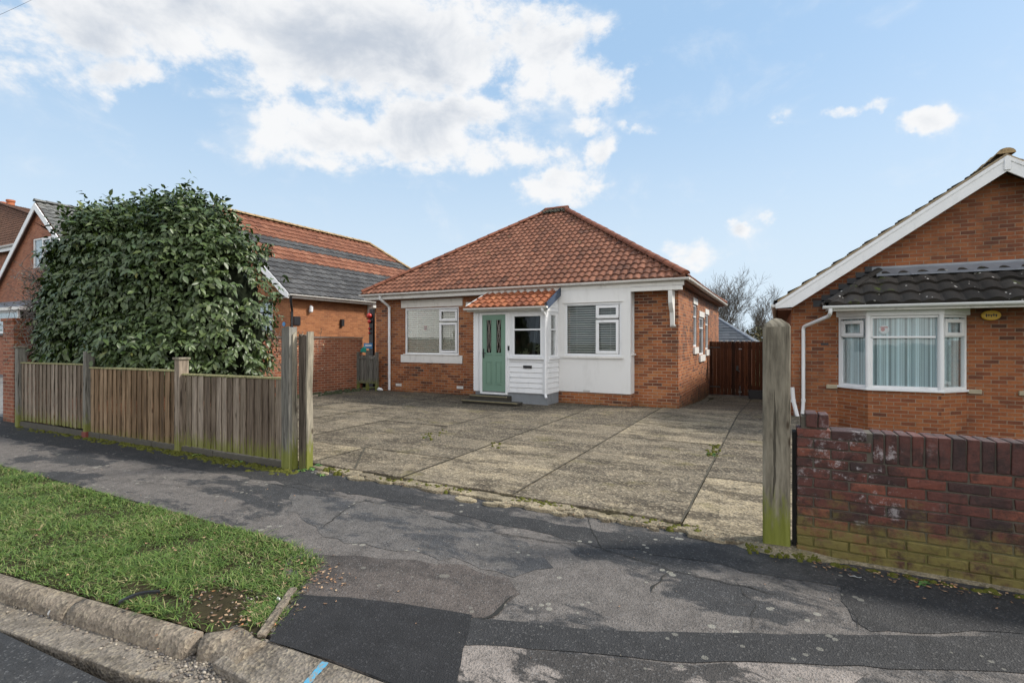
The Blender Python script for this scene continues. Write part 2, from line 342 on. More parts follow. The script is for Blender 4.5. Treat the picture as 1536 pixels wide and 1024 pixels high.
# ------------------------------------------------------------------ generic builders
def Mx(origin, ang=0): return Matrix.Translation(Vector(origin)) @ Matrix.Rotation(ang, 4, 'Z')
def wall_open(mb, M, w, z0, z1, th, ops, m=0):
    """wall along local x 0..w, outer face at y=0, thickness into +y, openings (x0,x1,z0,z1)"""
    xs = sorted({0, w, *[o[0] for o in ops], *[o[1] for o in ops]}); zs = sorted({z0, z1, *[o[2] for o in ops], *[o[3] for o in ops]})
    nx, nz = len(xs)-1, len(zs)-1
    def solid(i, k):
        if i < 0 or k < 0 or i >= nx or k >= nz: return False
        cx, cz = (xs[i]+xs[i+1])/2, (zs[k]+zs[k+1])/2
        return not any(o[0] < cx < o[1] and o[2] < cz < o[3] for o in ops)
    def q(*p): mb.poly([M @ Vector(a) for a in p], m)
    for i in range(nx):
        for k in range(nz):
            if not solid(i, k): continue
            a, b, c, d = xs[i], xs[i+1], zs[k], zs[k+1]
            q((a,0,c),(b,0,c),(b,0,d),(a,0,d)); q((b,th,c),(a,th,c),(a,th,d),(b,th,d))
            if not solid(i-1, k): q((a,th,c),(a,0,c),(a,0,d),(a,th,d))
            if not solid(i+1, k): q((b,0,c),(b,th,c),(b,th,d),(b,0,d))
            if not solid(i, k-1): q((a,th,c),(b,th,c),(b,0,c),(a,0,c))
            if not solid(i, k+1): q((a,0,d),(b,0,d),(b,th,d),(a,th,d))
def window(parent, M, w, h, panes, blind=None, glass=None, fw=.055, depth=.07, name='window', mat=None, bl_mat=None, slat=.035):
    """local x 0..w, z 0..h, front face at y=0 (outward -y). panes: (x0,x1,z0,z1,sash)"""
    mat = mat or WHITE; glass = glass or GLASS
    mb = MB(); 
    mb.box(0, w, 0, depth, 0, fw, M=M); mb.box(0, w, 0, depth, h-fw, h, M=M)
    mb.box(0, fw, .001, depth-.001, fw, h-fw, M=M); mb.box(w-fw, w, .001, depth-.001, fw, h-fw, M=M)
    for (a, b, c, d, s) in panes:
        if a > fw+.01: mb.box(a-.04, a, .003, depth-.003, max(c-.02, fw), min(d+.02, h-fw), M=M)
        if c > fw+.01: mb.box(a, b, .004, depth-.004, c-.04, c, M=M)
        if s:
            t = .05; y0 = -.022; y1 = .02
            mb.box(a-.02, b+.02, y0, y1, c-.02, c+t, M=M); mb.box(a-.02, b+.02, y0, y1, d-t, d+.02, M=M)
            mb.box(a-.02, a+t, y0+.001, y1, c+t, d-t, M=M); mb.box(b-t, b+.02, y0+.001, y1, c+t, d-t, M=M)
    fr = mb.build(name, mat, parent, bevel=.006)
    for (a, b, c, d, s) in panes:
        g = MB(); g.box(a, b, .03, .036, c, d, M=M); g.build('glass_pane', glass, fr)
    if blind == 'slats':
        b = MB(); z = .06
        while z < h-.05:
            b.poly([M @ Vector(p) for p in ((.05,.082,z-slat*.30),(w-.05,.082,z-slat*.30),(w-.05,.092,z+slat*.25),(.05,.092,z+slat*.25))]); z += slat
        for xx in (w*.2, w*.8):
            b.box(xx-.003, xx+.003, .08, .083, .05, h-.05, M=M)
        b.build('venetian_blind', bl_mat or BLIND, fr)
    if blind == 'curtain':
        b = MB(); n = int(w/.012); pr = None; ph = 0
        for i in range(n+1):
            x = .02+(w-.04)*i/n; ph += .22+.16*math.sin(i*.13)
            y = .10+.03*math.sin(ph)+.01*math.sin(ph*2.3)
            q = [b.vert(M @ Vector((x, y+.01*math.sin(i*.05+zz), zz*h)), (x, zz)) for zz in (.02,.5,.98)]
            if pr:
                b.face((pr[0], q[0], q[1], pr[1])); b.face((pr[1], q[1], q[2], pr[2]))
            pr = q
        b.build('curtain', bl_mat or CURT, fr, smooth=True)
    return fr
def tile_sheet(mb, O, U, V, ur, vmax, gauge, roll, amp, lift, m=0, samp=8, jit=.006, v0=0.0):
    O, U, V = Vector(O), Vector(U).normalized(), Vector(V).normalized(); Nn = U.cross(V).normalized()
    if Nn.z < 0: Nn = -Nn
    nr = int(math.ceil((vmax-v0)/gauge))
    for k in range(nr):
        va = v0+k*gauge; vb = min(vmax, va+gauge)
        u0a, u1a = ur(va); u0b, u1b = ur(vb)
        lo, hi = min(u0a, u0b), max(u1a, u1b); st = roll/samp
        i0, i1 = int(math.floor(lo/st)), int(math.ceil(hi/st)); prev = None
        jt = {}
        for i in range(i0, i1+1):
            u = i*st; tile = math.floor(u/roll+.001)
            if tile not in jt: jt[tile] = (random.uniform(-jit, jit), random.uniform(-.004, .006))
            jv, jn = jt[tile]
            ph = u/roll-math.floor(u/roll); hgt = amp*(max(0, math.sin(math.pi*min(1, ph*1.25)))**.8 if ph < .8 else -.12)
            ua = min(max(u, u0a), u1a); ub = min(max(u, u0b), u1b)
            vs = va+jv if 0 < k else va-.0+jv
            P = [(O+U*ua+V*vs+Nn*(-.012), (ua, va+.01)), (O+U*ua+V*vs+Nn*(lift+hgt+jn), (ua, va+.01)), (O+U*(ua*.5+ub*.5)+V*((va+vb)/2)+Nn*(lift*.6+hgt), ((ua+ub)/2, (va+vb)/2)), (O+U*ub+V*(vb+.02)+Nn*(lift*.1+hgt*.9), (ub, vb-.01))]
            ids = [mb.vert(p, q) for p, q in P]
            if prev and (ua > prev[1]+1e-5 or ub > prev[2]+1e-5):
                for j in range(3): mb.face((prev[0][j], ids[j], ids[j+1], prev[0][j+1]), m)
            prev = (ids, ua, ub)
def caps(mb, a, b, r=.11, step=.42, m=0, drop=.03):
    a, b = Vector(a), Vector(b); L = (b-a).length; n = max(1, int(L/step)); d = (b-a)/n
    t = d.normalized(); side = t.cross(Vector((0,0,1))).normalized(); up = side.cross(t)
    for k in range(n):
        p = a+d*k; q = p+d*1.04; rr = (r*1.06, r*.93); jr = Vector((0,0,random.uniform(-.004,.004)))
        rings = []
        for (c, rad) in ((p, rr[0]), (q, rr[1])):
            rings.append([mb.vert(c+jr+(side*math.cos(th)*1.0+up*math.sin(th)*.75)*rad-up*drop, (k*6.+.5, .5)) for th in [math.pi*j/8 for j in range(9)]])
        for j in range(8): mb.face((rings[0][j], rings[0][j+1], rings[1][j+1], rings[1][j]), m)
        mb.face(rings[0][::-1], m); mb.face(rings[1], m)
def gutter(mb, a, b, r=.055, m=0):
    a, b = Vector(a), Vector(b); t = (b-a).normalized(); side = t.cross(Vector((0,0,1))).normalized(); up = Vector((0,0,1))
    rows = []
    for c in (a, b):
        o = [mb.vert(c+side*math.cos(th)*r-up*math.sin(th)*r) for th in [math.pi*j/10 for j in range(11)]]
        i = [mb.vert(c+side*math.cos(th)*(r-.006)-up*(math.sin(th)*(r-.006)-.001)) for th in [math.pi*j/10 for j in range(11)]]
        rows.append((o, i))
    for j in range(10):
        mb.face((rows[0][0][j], rows[0][0][j+1], rows[1][0][j+1], rows[1][0][j]), m); mb.face((rows[0][1][j+1], rows[0][1][j], rows[1][1][j], rows[1][1][j+1]), m)
    for e in (0, 10): mb.face((rows[0][0][e], rows[0][1][e], rows[1][1][e], rows[1][0][e]), m)
    for c in rows: mb.face(c[0], m)
    L = (b-a).length; k = 0.9
    while k < L:
        p = a+t*k
        mb.tube([p+side*(r+.004)*math.cos(th)-up*(r+.004)*math.sin(th) for th in [math.pi*j/8 for j in range(9)]], .006, 5, m); k += 1.8
def pipe(mb, path, r=.034, m=0, clips=()):
    P = [Vector(p) for p in path]; out = [P[0]]
    for k in range(1, len(P)-1):
        a = (P[k-1]-P[k]); b = (P[k+1]-P[k]); l = min(.07, a.length*.4, b.length*.4)
        p0 = P[k]+a.normalized()*l; p1 = P[k]+b.normalized()*l
        for s in (0, .25, .5, .75, 1): out.append((p0*(1-s)+P[k]*s)*(1-s)+(P[k]*(1-s)+p1*s)*s)
    out.append(P[-1]); mb.tube(out, r, 12, m)
    for c in clips: mb.tube([Vector(c)+Vector((0,0,-.03)), Vector(c)+Vector((0,0,.03))], r+.008, 12, m)
# ================================================================== CAMERA, WORLD, SUN
cam = bpy.data.cameras.new('camera'); co = bpy.data.objects.new('camera', cam); COL.objects.link(co); S.camera = co
co.location = (0, 0, CAMH); co.rotation_euler = (R(90), 0, TH)
cam.sensor_width = 36; cam.lens = FL/1536*36; cam.shift_y = -2/1536; cam.clip_start = .05; cam.clip_end = 2000
SUN_AZ = R(58); SUN_EL = R(40)      # azimuth measured from +Y towards +X
sd = Vector((math.sin(SUN_AZ)*math.cos(SUN_EL), math.cos(SUN_AZ)*math.cos(SUN_EL), math.sin(SUN_EL)))
sl = bpy.data.lights.new('sun', 'SUN'); sl.energy = 2.6; sl.angle = R(8); sl.color = (1, .94, .85)
so = bpy.data.objects.new('sun', sl); COL.objects.link(so); so.rotation_euler = (-sd).to_track_quat('-Z', 'Y').to_euler(); so.location = (10, 10, 20)
wd = bpy.data.worlds.new('World'); S.world = wd; wd.use_nodes = True; wt = NT(wd.node_tree); bg = wt.N['Background']
sky = wt.n('ShaderNodeTexSky', {'sky_type': 'NISHITA', 'sun_disc': False, 'sun_elevation': SUN_EL, 'sun_rotation': SUN_AZ, 'air_density': 1.0, 'dust_density': 1.6, 'ozone_density': 1.6})
D = wt.n('ShaderNodeTexCoord').outputs['Generated']
dz = wt.sep(D)[2]
blobs = [(260,40,300,80,1.0),(560,60,250,110,1.15),(700,70,170,95,1.0),(800,70,110,80,1.0),(885,125,62,48,.9),(120,10,170,45,.8),(200,110,100,38,.85),(165,150,40,25,.5),
 (480,175,110,40,.7),(560,205,180,46,1.0),(660,180,90,36,.9),(430,225,60,22,.6),(740,240,110,36,.8),(840,270,75,34,.9),(905,235,26,38,.7),(880,190,35,12,.5),(960,195,40,10,.4),
 (1268,166,42,12,.62),(1330,157,34,11,.6),(1402,180,42,21,.8),(1168,166,26,14,.45),(1042,376,44,26,.75),(1112,340,24,14,.6),(1158,325,18,10,.45),(305,297,65,14,.55),(82,296,26,15,.5),(20,300,35,10,.4),(590,280,35,10,.35),(1225,205,20,8,.25)]
D0 = D; wv_ = wt.vm('SUBTRACT', wt.noise(D, 8, 5, .65, out=1), (.5,.5,.5)); wv_ = wt.vm('MULTIPLY', wv_, (.11,.11,.075)); D = wt.vm('ADD', D, wv_)
M_ = None
for (px, py, rx, ry, wgt) in blobs:
    c = Vector(ray(px, py)).normalized(); h = Vector(ray(px+rx, py)).normalized()-c; v = Vector(ray(px, py-ry)).normalized()-c
    h2 = h/h.length_squared; v = v-h*(v.dot(h)/h.length_squared); v2 = v/v.length_squared
    x = wt.math('SUBTRACT', wt.vm('DOT_PRODUCT', D, tuple(h2)), c.dot(h2)); y = wt.math('SUBTRACT', wt.vm('DOT_PRODUCT', D, tuple(v2)), c.dot(v2))
    r2 = wt.math('ADD', wt.math('MULTIPLY', x, x), wt.math('MULTIPLY', y, y))
    front = wt.math('GREATER_THAN', wt.vm('DOT_PRODUCT', D, tuple(c)), .5)
    b = wt.math('MULTIPLY', wt.math('MULTIPLY', wt.math('EXPONENT', wt.math('MULTIPLY', r2, -.85)), wgt), front)
    M_ = b if M_ is None else wt.math('SMOOTH_MAX', M_, b, .12)
D = D0
els = wt.math('MULTIPLY', wt.sstep(wt.noise(wt.scale(D, (1,1,2.2)), 2.0, 3), .40, .56), wt.sstep(wt.vm('DOT_PRODUCT', D, (-ST, CT, 0)), .2, -.2))
M_ = wt.math('MAXIMUM', M_, els)
Ds = wt.scale(D, (1,1,1.5))
n1 = wt.noise(Ds, 7.5, 9, .6, .3)
n2 = wt.noise(Ds, 3.4, 5, .55)
bil = wt.math('SUBTRACT', .5, wt.voro(wt.vm('ADD', Ds, wt.vm('SCALE', wt.noise(Ds, 9, 4, out=1))), 13, 'SMOOTH_F1'))
bil.node.inputs[1].links[0].from_node.inputs['Vector'].links[0].from_node.inputs[1].links[0].from_node.inputs['Scale'].default_value = .06
edge = wt.sstep(M_, .02, .4)
fld = wt.math('ADD', M_, wt.math('MULTIPLY', edge, wt.math('ADD', wt.math('ADD', wt.math('MULTIPLY', wt.math('SUBTRACT', n1, .5), 1.9), wt.math('MULTIPLY', wt.math('SUBTRACT', wt.noise(Ds, 24, 7, .62), .5), 1.2)), wt.math('MULTIPLY', bil, .5))))
dens = wt.math('MULTIPLY', wt.sstep(fld, .27, .78), .98)
veil = wt.math('MULTIPLY', wt.sstep(wt.math('ADD', wt.math('MULTIPLY', M_, .8), wt.math('MULTIPLY', wt.math('SUBTRACT', n1, .5), 2.0)), .10, .85), .6)
core = wt.sstep(wt.math('ADD', M_, wt.math('ADD', wt.math('MULTIPLY', wt.math('SUBTRACT', n2, .5), 1.5), wt.math('MULTIPLY', wt.math('SUBTRACT', wt.noise(wt.vm('ADD', Ds, (.013,.0,.022)), 7.5, 9, .6, .3), .5), 2.2))), .55, 1.6)
ccol = wt.mix(core, (4.72,4.76,4.82), (2.75,3.05,3.5))
back = wt.sstep(wt.vm('DOT_PRODUCT', D, (-ST, CT, 0)), -.05, -.45)
ccol = wt.mix(back, ccol, (12.2,11.6,11.1))  # brighter clouds added behind the camera, out of view, to light house fronts
skc = wt.mix(.78, sky.outputs[0], (2.05,3.15,4.45))
hz = wt.sstep(dz, .52, .02)
skc = wt.mix(wt.math('MULTIPLY', hz, .85), skc, (3.75,4.35,4.85))
fc = wt.mix(veil, skc, (4.3,4.55,4.8)); fc = wt.mix(dens, fc, ccol)
wt.set(bg.inputs[0], fc); bg.inputs[1].default_value = .10
S.view_settings.view_transform = 'Standard'; S.view_settings.look = 'None'; S.view_settings.exposure = 1.0; S.view_settings.gamma = 1
# ================================================================== GROUND
def sheet(name, pts, z, mat, th=.0, kind='structure', r=.5):
    mb = MB()
    if th: mb.prism([(p[0], p[1], z) for p in pts], (0,0,-th), 0, r)
    else: mb.poly([(p[0], p[1], z) for p in pts], 0, r)
    o = mb.build(name, mat); return tag(o, kind=kind)
sheet('ground', [(-300,-300),(300,-300),(300,400),(-300,400)], -.45, EARTH)
sheet('road', [(-120,-7),(120,-7),(120,1.9),(-2.3,1.9),(-2.7,1.36),(-9,1.0),(-120,1.0)], -.09, ROADM, .3)
# pavement: gently uneven sheet of asphalt
def inpoly(x, y, P):
    c = False; j = len(P)-1
    for i in range(len(P)):
        if (P[i][1] > y) != (P[j][1] > y) and x < (P[j][0]-P[i][0])*(y-P[i][1])/(P[j][1]-P[i][1])+P[i][0]: c = not c
        j = i
    return c
sheet('pavement', [(-60,2.8),(-3.5,2.84),(-2.55,1.9),(60,1.9),(60,4.62),(-60,4.62)], 0, ASPH, .4)
def g2(L, z=0): return [tuple(G(a, b, z))[:2] for a, b in L]
def ragged(P, amp=.02, step=.12):
    out = []
    for i in range(len(P)):
        a = Vector(P[i]); b = Vector(P[(i+1) % len(P)]); n = max(1, int((b-a).length/step))
        for k in range(n):
            p = a.lerp(b, k/n); q = Vector((p.x+9.1, p.y*1.3, 0)); out.append((p.x+amp*mnoise.noise(q*5), p.y+amp*mnoise.noise(q*5+Vector((7,3,1)))))
    return out
sheet('new_tarmac_patch', ragged(g2([(446,892),(520,896),(600,905),(708,922),(703,950),(694,975),(686,1024),(692,1050),(650,1044),(585,1024),(495,989),(403,962)]), .006), .0048, ASPHN)
sheet('brown_pavement_patch', ragged(g2([(480,832),(600,838),(700,850),(765,868),(775,890),(745,925),(708,924),(600,906),(446,893),(452,870)]), .07), .0033, ASPHB)
sheet('trench_reinstatement', ragged(g2([(708,926),(760,930),(900,946),(1100,950),(1300,953),(1536,955),(1700,958),(1700,1035),(1536,1010),(1250,997),(1000,992),(860,976),(690,968)]), .02), .004, ASPHT)
sheet('flaking_strip', ragged(g2([(696,966),(860,979),(1000,995),(1250,1000),(1300,1010),(1180,1100),(900,1200),(600,1200),(684,1026)]), .03), .002, ASPHL)
sheet('dark_pavement_band', ragged(g2([(0,628),(200,655),(440,697),(620,742),(760,770),(900,796),(1060,815),(1200,832),(1536,890),(1536,925),(1250,880),(1030,838),(880,815),(700,775),(560,745),(400,720),(200,690),(0,655)]), .09), .003, asphalt('dark_band_asphalt', (.03,.03,.031), (.08,.075,.07), .6, .5, .7, lich=.7, seed=23))  # darker asphalt band along fence foot, drive edge and wall foot
sheet('dark_pavement_patch_right', ragged(g2([(1255,868),(1536,905),(1536,948),(1300,948),(1262,900)]), .05), .0035, ASPHT)
# crossing slabs of light worn surface
sheet('grey_pavement_patch', ragged(g2([(430,740),(560,752),(700,785),(790,812),(830,850),(780,862),(640,832),(520,815),(470,790),(430,765)]), .10), .0025, ASPHG)
def crack(pts, w=.008, name='pavement_crack', z=.0062, mat=CRACKM):
    mb = MB(); P = [G(*p) for p in pts]; out = []
    for a, b in zip(P[:-1], P[1:]):
        n = max(1, int((b-a).length/.05))
        for k in range(n):
            p = a.lerp(b, k/n); out.append(p+Vector((mnoise.noise(p*9)*.03, mnoise.noise(p*9+Vector((5,5,5)))*.03, 0)))
    out.append(P[-1]); pr = None
    for i, p in enumerate(out):
        ww = w*(.35+abs(mnoise.noise(p*14))*1.6)*min(1, min(i, len(out)-1-i)/3+.2)
        d = (out[min(i+1, len(out)-1)]-out[max(i-1, 0)]).normalized(); s = Vector((-d.y, d.x, 0))*ww/2
        q = (mb.vert((p.x+s.x, p.y+s.y, z)), mb.vert((p.x-s.x, p.y-s.y, z)))
        if pr: mb.face((pr[0], pr[1], q[1], q[0]))
        pr = q
    return mb
cks = [([(870,748),(900,822),(990,848),(1005,856),(1100,876),(1170,892)], .012), ([(1005,856),(985,875),(978,890)], .02), ([(400,724),(500,741),(600,763),(720,795)], .008), ([(770,895),(745,918),(722,930)], .03),
       ([(1268,912),(1284,925),(1288,946)], .012), ([(560,745),(520,762),(485,790)], .012), ([(720,795),(820,812),(900,822)], .010), ([(40,716),(200,722),(330,735)], .007), ([(1100,870),(1130,905),(1125,948)], .006)]
mb = MB()
for p, w in cks:
    c = crack(p, w); o = len(mb.v); mb.v += c.v; mb.f += [tuple(i+o for i in f) for f in c.f]; mb.m += c.m; mb.r += c.r
tag(mb.build('pavement_cracks', CRACKM), kind='structure')
# concrete driveway: slabs with joints
XJ = [-12.3,-10.0,-8.5,-7.0,-5.48,-3.92,-2.45,-.745,.62]
def slab(mb, x0, x1, y0, y1, r, dz=0):
    g = .010; nx = max(1, int((x1-x0)/.5)); ny = max(1, int((y1-y0)/.5)); T = []
    tx, ty = random.uniform(-.003,.003), random.uniform(-.003,.003)
    for j in range(ny+1):
        for i in range(nx+1):
            x = x0+g+(x1-x0-2*g)*i/nx; y = y0+g+(y1-y0-2*g)*j/ny
            T.append(mb.vert((x, y, .035+gz(x, y)+dz+tx*(x-x0)+ty*(y-y0))))
    for j in range(ny):
        for i in range(nx): a = j*(nx+1)+i; mb.face((T[a], T[a+1], T[a+nx+2], T[a+nx+1]), 0, r)
    ring = [T[i] for i in range(nx+1)]+[T[j*(nx+1)+nx] for j in range(1, ny+1)]+[T[ny*(nx+1)+i] for i in range(nx-1, -1, -1)]+[T[j*(nx+1)] for j in range(ny-1, 0, -1)]
    low = [mb.vert((mb.v[i][0], mb.v[i][1], mb.v[i][2]-.12)) for i in ring]
    for k in range(len(ring)): k2 = (k+1) % len(ring); mb.face((ring[k], low[k], low[k2], ring[k2]), 0, r)
mb = MB()
ycuts = {0:[4.9,7.5,10,12.66],1:[4.9,7.2,9.9,12.66],2:[4.8,5.75,8.6,11.0,12.66],3:[4.72,5.75,7.9,10.2,12.66],4:[4.72,5.77,7.3,8.25,10.4,12.6],5:[4.72,7.0,9.4,12.6],6:[4.7,6.6,8.4,10.6,12.9,15.5,18.9],7:[4.66,6.4,8.6,11.2,14.2,17,18.9]}
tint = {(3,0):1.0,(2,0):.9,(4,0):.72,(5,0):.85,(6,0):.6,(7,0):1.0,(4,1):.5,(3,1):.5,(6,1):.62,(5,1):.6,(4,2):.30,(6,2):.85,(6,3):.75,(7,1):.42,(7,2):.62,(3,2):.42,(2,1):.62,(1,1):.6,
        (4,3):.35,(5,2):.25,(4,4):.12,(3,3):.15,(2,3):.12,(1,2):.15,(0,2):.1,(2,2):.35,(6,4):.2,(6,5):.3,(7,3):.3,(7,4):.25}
for i in range(8):
    ys = ycuts[i]
    for k in range(len(ys)-1):
        x0, x1 = XJ[i], XJ[i+1]
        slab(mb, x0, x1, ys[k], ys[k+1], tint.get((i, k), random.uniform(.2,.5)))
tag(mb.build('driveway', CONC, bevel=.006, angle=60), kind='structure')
mb = MB(); n = 12
for i in range(n):
    for j in range(16):
        P = [(-12.3+13.1*(i+a)/n, 4.66+14.4*(j+b)/16) for a, b in ((0,0),(1,0),(1,1),(0,1))]
        mb.poly([(x, y, gz(x, y)+.018) for x, y in P])
for k in range(12): pass
tag(mb.build('driveway_subsoil', SOIL), kind='structure')
sheet('plot_base', [(-12.3,4.62),(.85,4.62),(.85,10.5),(-12.3,10.5)], .012, SOIL, .4)
mb = MB(); mb.prism([(.112,4.56,-.05),(.148,4.56,-.05),(.150,4.70,-.05),(.112,4.70,-.05)], (0,0,.98)); tag(mb.build('gap_shade_strip', plain('gap_shade_black', (.018,.016,.014), .9, .4, 9, bump=.5)), 'black strip added to darken the gap between the thick gatepost and the front brick wall', 'filler')  # black strip added to stand for the shade between gatepost and wall
sheet('passage_beyond_gate', [(-2.0,18.9),(.9,18.9),(.9,23.4),(-2.0,23.4)], -.31, CONC)
sheet('neighbour_garden', [(.9,4.6),(60,4.6),(60,12.9),(.9,12.9)], -.30, EARTH)
sheet('neighbour_paving', [(-60,4.62),(-13.6,4.62),(-12.5,12.9),(-60,12.9)], .012, PAVB, .4)
mb = MB()
def jline(x0, y0, x1, y1, w):
    n = max(2, int(math.hypot(x1-x0, y1-y0)/.07)); pr = None; L = math.hypot(x1-x0, y1-y0); nx_, ny_ = -(y1-y0)/L, (x1-x0)/L
    for k in range(n+1):
        x = x0+(x1-x0)*k/n; y = y0+(y1-y0)*k/n; q = Vector((x*6, y*6, 2)); ww = w*(.55+.9*abs(mnoise.noise(q)))/2; o_ = .008*mnoise.noise(q*1.7)
        z = .0425+gz(x, y); e = (mb.vert((x+nx_*(o_-ww), y+ny_*(o_-ww), z)), mb.vert((x+nx_*(o_+ww), y+ny_*(o_+ww), z)))
        if pr: mb.face((pr[0], pr[1], e[1], e[0]))
        pr = e
for i in range(1, 8): jline(XJ[i], ycuts[i][0]+.02, XJ[i], ycuts[min(i,7)][-1]-.02, .024)
for i in range(8):
    for y in ycuts[i][1:-1]: jline(XJ[i], y, XJ[i+1], y, .015)
jline(-5.48,5.75,-4.7,4.75,.03); jline(-3.9,8.3,-2.5,9.3,.016); jline(-7,7.6,-5.5,6.9,.016)
tag(mb.build('joint_dirt', plain('joint_dirt', (.065,.056,.037), .95, .8, 6)), kind='structure')
# drive edge: broken rubble and moss between slab edge and footway
mb = MB()
for k in range(150):
    px = random.uniform(470, 1195); t_ = (px-470)/725
    base = G(px, 706+t_*(822-706)); y = 4.66 - abs(random.gauss(0,.09)); x = base.x
    s = random.uniform(.03,.11); n = random.randint(5,7); a0 = random.random()*6
    pts = [(x+s*1.6*math.cos(a0+6.283*i/n)*random.uniform(.75,1.1), y+s*.7*math.sin(a0+6.283*i/n)*random.uniform(.75,1.1), .022+random.random()*.012) for i in range(n)]
    mb.prism(pts, (0,0,-.04), 0, random.random())
tag(mb.build('broken_concrete_edging', RUB, bevel=.008), 'broken strip of pale concrete rubble along the driveway edge', None, None, 'stuff')
def mosslumps(name, spots, label, mat=MOSS):
    V = []; Fc = []; 
    mb = MB()
    for (x, y, s, h) in spots:
        n = 7; a0 = random.random()*6; c = mb.vert((x, y, h))
        r1 = [mb.vert((x+s*.6*math.cos(a0+6.283*i/n)*random.uniform(.8,1.2), y+s*.5*math.sin(a0+6.283*i/n), h*random.uniform(.6,.9))) for i in range(n)]
        r2 = [mb.vert((x+s*math.cos(a0+6.283*i/n)*random.uniform(.8,1.2), y+s*.8*math.sin(a0+6.283*i/n), -.002)) for i in range(n)]
        for i in range(n):
            j = (i+1) % n; mb.face((c, r1[i], r1[j])); mb.face((r1[i], r2[i], r2[j], r1[j]))
    return tag(mb.build(name, mat, smooth=True), label, None, None, 'stuff')
sp = []
for k in range(900):
    x = random.uniform(-12.9, -5.3); y = 4.40-abs(random.gauss(0,.10)); sp.append((x, y, random.uniform(.015,.06), random.uniform(.008,.03)))
for k in range(260):
    x = random.uniform(-5.3, .1); y = random.choice([4.66,4.69,4.63])-abs(random.gauss(0,.05)); s = random.uniform(.012,.045)
    if mnoise.noise(Vector((x*1.7,3,0))) > -.05: sp.append((x, y, s, .035+random.uniform(0,.012)))
for k in range(130):
    x = random.uniform(-.22,.28); y = 4.5-abs(random.gauss(0,.06)); sp.append((x, y, random.uniform(.008,.024), .022+random.uniform(0,.012)))
for k in range(120):
    x = random.uniform(.3,3.5); y = 4.42-abs(random.gauss(0,.03)); sp.append((x, y, random.uniform(.015,.04), random.uniform(.01,.025)))
for (px, py, n) in ((640,655,14),(665,650,6),(1068,680,22),(1072,672,16),(745,668,8)):
    for k in range(n):
        g = G(px+random.uniform(-8,8), py+random.uniform(-5,5), .035); sp.append((g.x, g.y, random.uniform(.02,.04), .05+random.uniform(0,.02)))
mosslumps('moss', sp, 'yellow green moss growing along the footway and fence foot')
# ------------------------------------------------------------------ kerb, channel, verge
kb = [(-40,-.2),(-12,.83),(-9.0,1.1),(-6.6,1.33),(-4.87,1.51),(-3.9,1.62),(-2.86,1.74)]
def kerbstone(mb, a, b, w=.12, h=.085, top=.012, gap=.006):
    a, b = Vector((*a,0)), Vector((*b,0)); d = (b-a).normalized(); s = Vector((d.y,-d.x,0)); a = a+d*gap; b = b-d*gap
    prof = [(0,-.2),(0,top-.006),(.012,top),(w*.55,top-.003),(w*.8,top-.018),(w*.98,top-.05),(w*1.08,-h),(w*1.1,-.2)]
    n = max(2, int((b-a).length/.06)); prev = None
    for k in range(n+1):
        p = a.lerp(b, k/n); ring = []
        for (o, z) in prof:
            q = p+s*o; j = mnoise.noise(Vector((q.x*11, q.y*11, z*20)))*.007+mnoise.noise(Vector((q.x*35, q.y*35, z*40)))*.004
            ring.append(mb.vert((q.x+s.x*j, q.y+s.y*j, z+j)))
        if prev:
            for i in range(len(prof)-1): mb.face((prev[i], ring[i], ring[i+1], prev[i+1]))
        else: mb.face(ring)
        prev = ring
    mb.face(prev[::-1])
mb = MB(); pts = []
for (a, b) in zip(kb[1:-1], kb[2:]):
    L = math.dist(a, b); n = max(1, round(L/.92))
    for k in range(n): kerbstone(mb, tuple(a[i]+(b[i]-a[i])*k/n for i in (0,1)), tuple(a[i]+(b[i]-a[i])*(k+1)/n for i in (0,1)))
e1 = G(322,952,.01); e2 = G(352,938,.01); e3 = G(398,958,.01)
kerbstone(mb, (-2.85,1.735), (-2.72,1.84), .13, .085); kerbstone(mb, (-2.78,1.88), (-2.46,1.84), .19, .085, .006)
tag(mb.build('kerb', KERB, smooth=True), kind='structure')
mb = MB()
for (a, b) in ((G(446,886,.0), G(398,958,.0)),):
    d = (b-a).normalized(); s = Vector((-d.y, d.x, 0)); k = 0; n = 2
    for k in range(n):
        p = a.lerp(b, k/n); q = a.lerp(b, (k+.97)/n)
        mb.prism([p, q, q-s*.05, p-s*.05], (0,0,.03))
tag(mb.build('verge_edging', KERB, bevel=.008), kind='structure')
# channel blocks
mb = MB(); ch = [(-9,.78),(-6.6,1.02),(-4.75,1.21),(-3.85,1.32),(-2.95,1.42),(-2.3,1.62)]
kk = [(-9.0,1.02),(-6.6,1.27),(-4.85,1.45),(-3.88,1.55),(-2.88,1.66),(-2.45,1.72)]
for i in range(len(ch)-1):
    n = 2 if i < 4 else 1
    for k in range(n):
        f = lambda P, s: (P[i][0]+(P[i+1][0]-P[i][0])*s, P[i][1]+(P[i+1][1]-P[i][1])*s)
        s0, s1 = (k+.01)/n, (k+.99)/n
        mb.prism([(*f(ch, s0),-.081),(*f(ch, s1),-.081),(*f(kk, s1),-.078),(*f(kk, s0),-.078)], (0,0,-.1))
tag(mb.build('road_channel', CHAN, bevel=.006), kind='structure')
mb = MB()
for (x0, x1) in ((-2.62,-1.62),(-1.61,-.7),(-.69,.3),(.31,1.3),(1.31,2.3),(2.31,3.3)):
    mb.prism([(x0, 1.60+.03*(x0<-2), -.035),(x1,1.60,-.035),(x1,1.90,-.001),(x0,1.87,-.001)], (0,0,-.2))
tag(mb.build('dropped_kerb', CHAN, bevel=.012), kind='structure')
mb = MB(); a, b = G(488,992,0), G(455,1024,0); pr = None
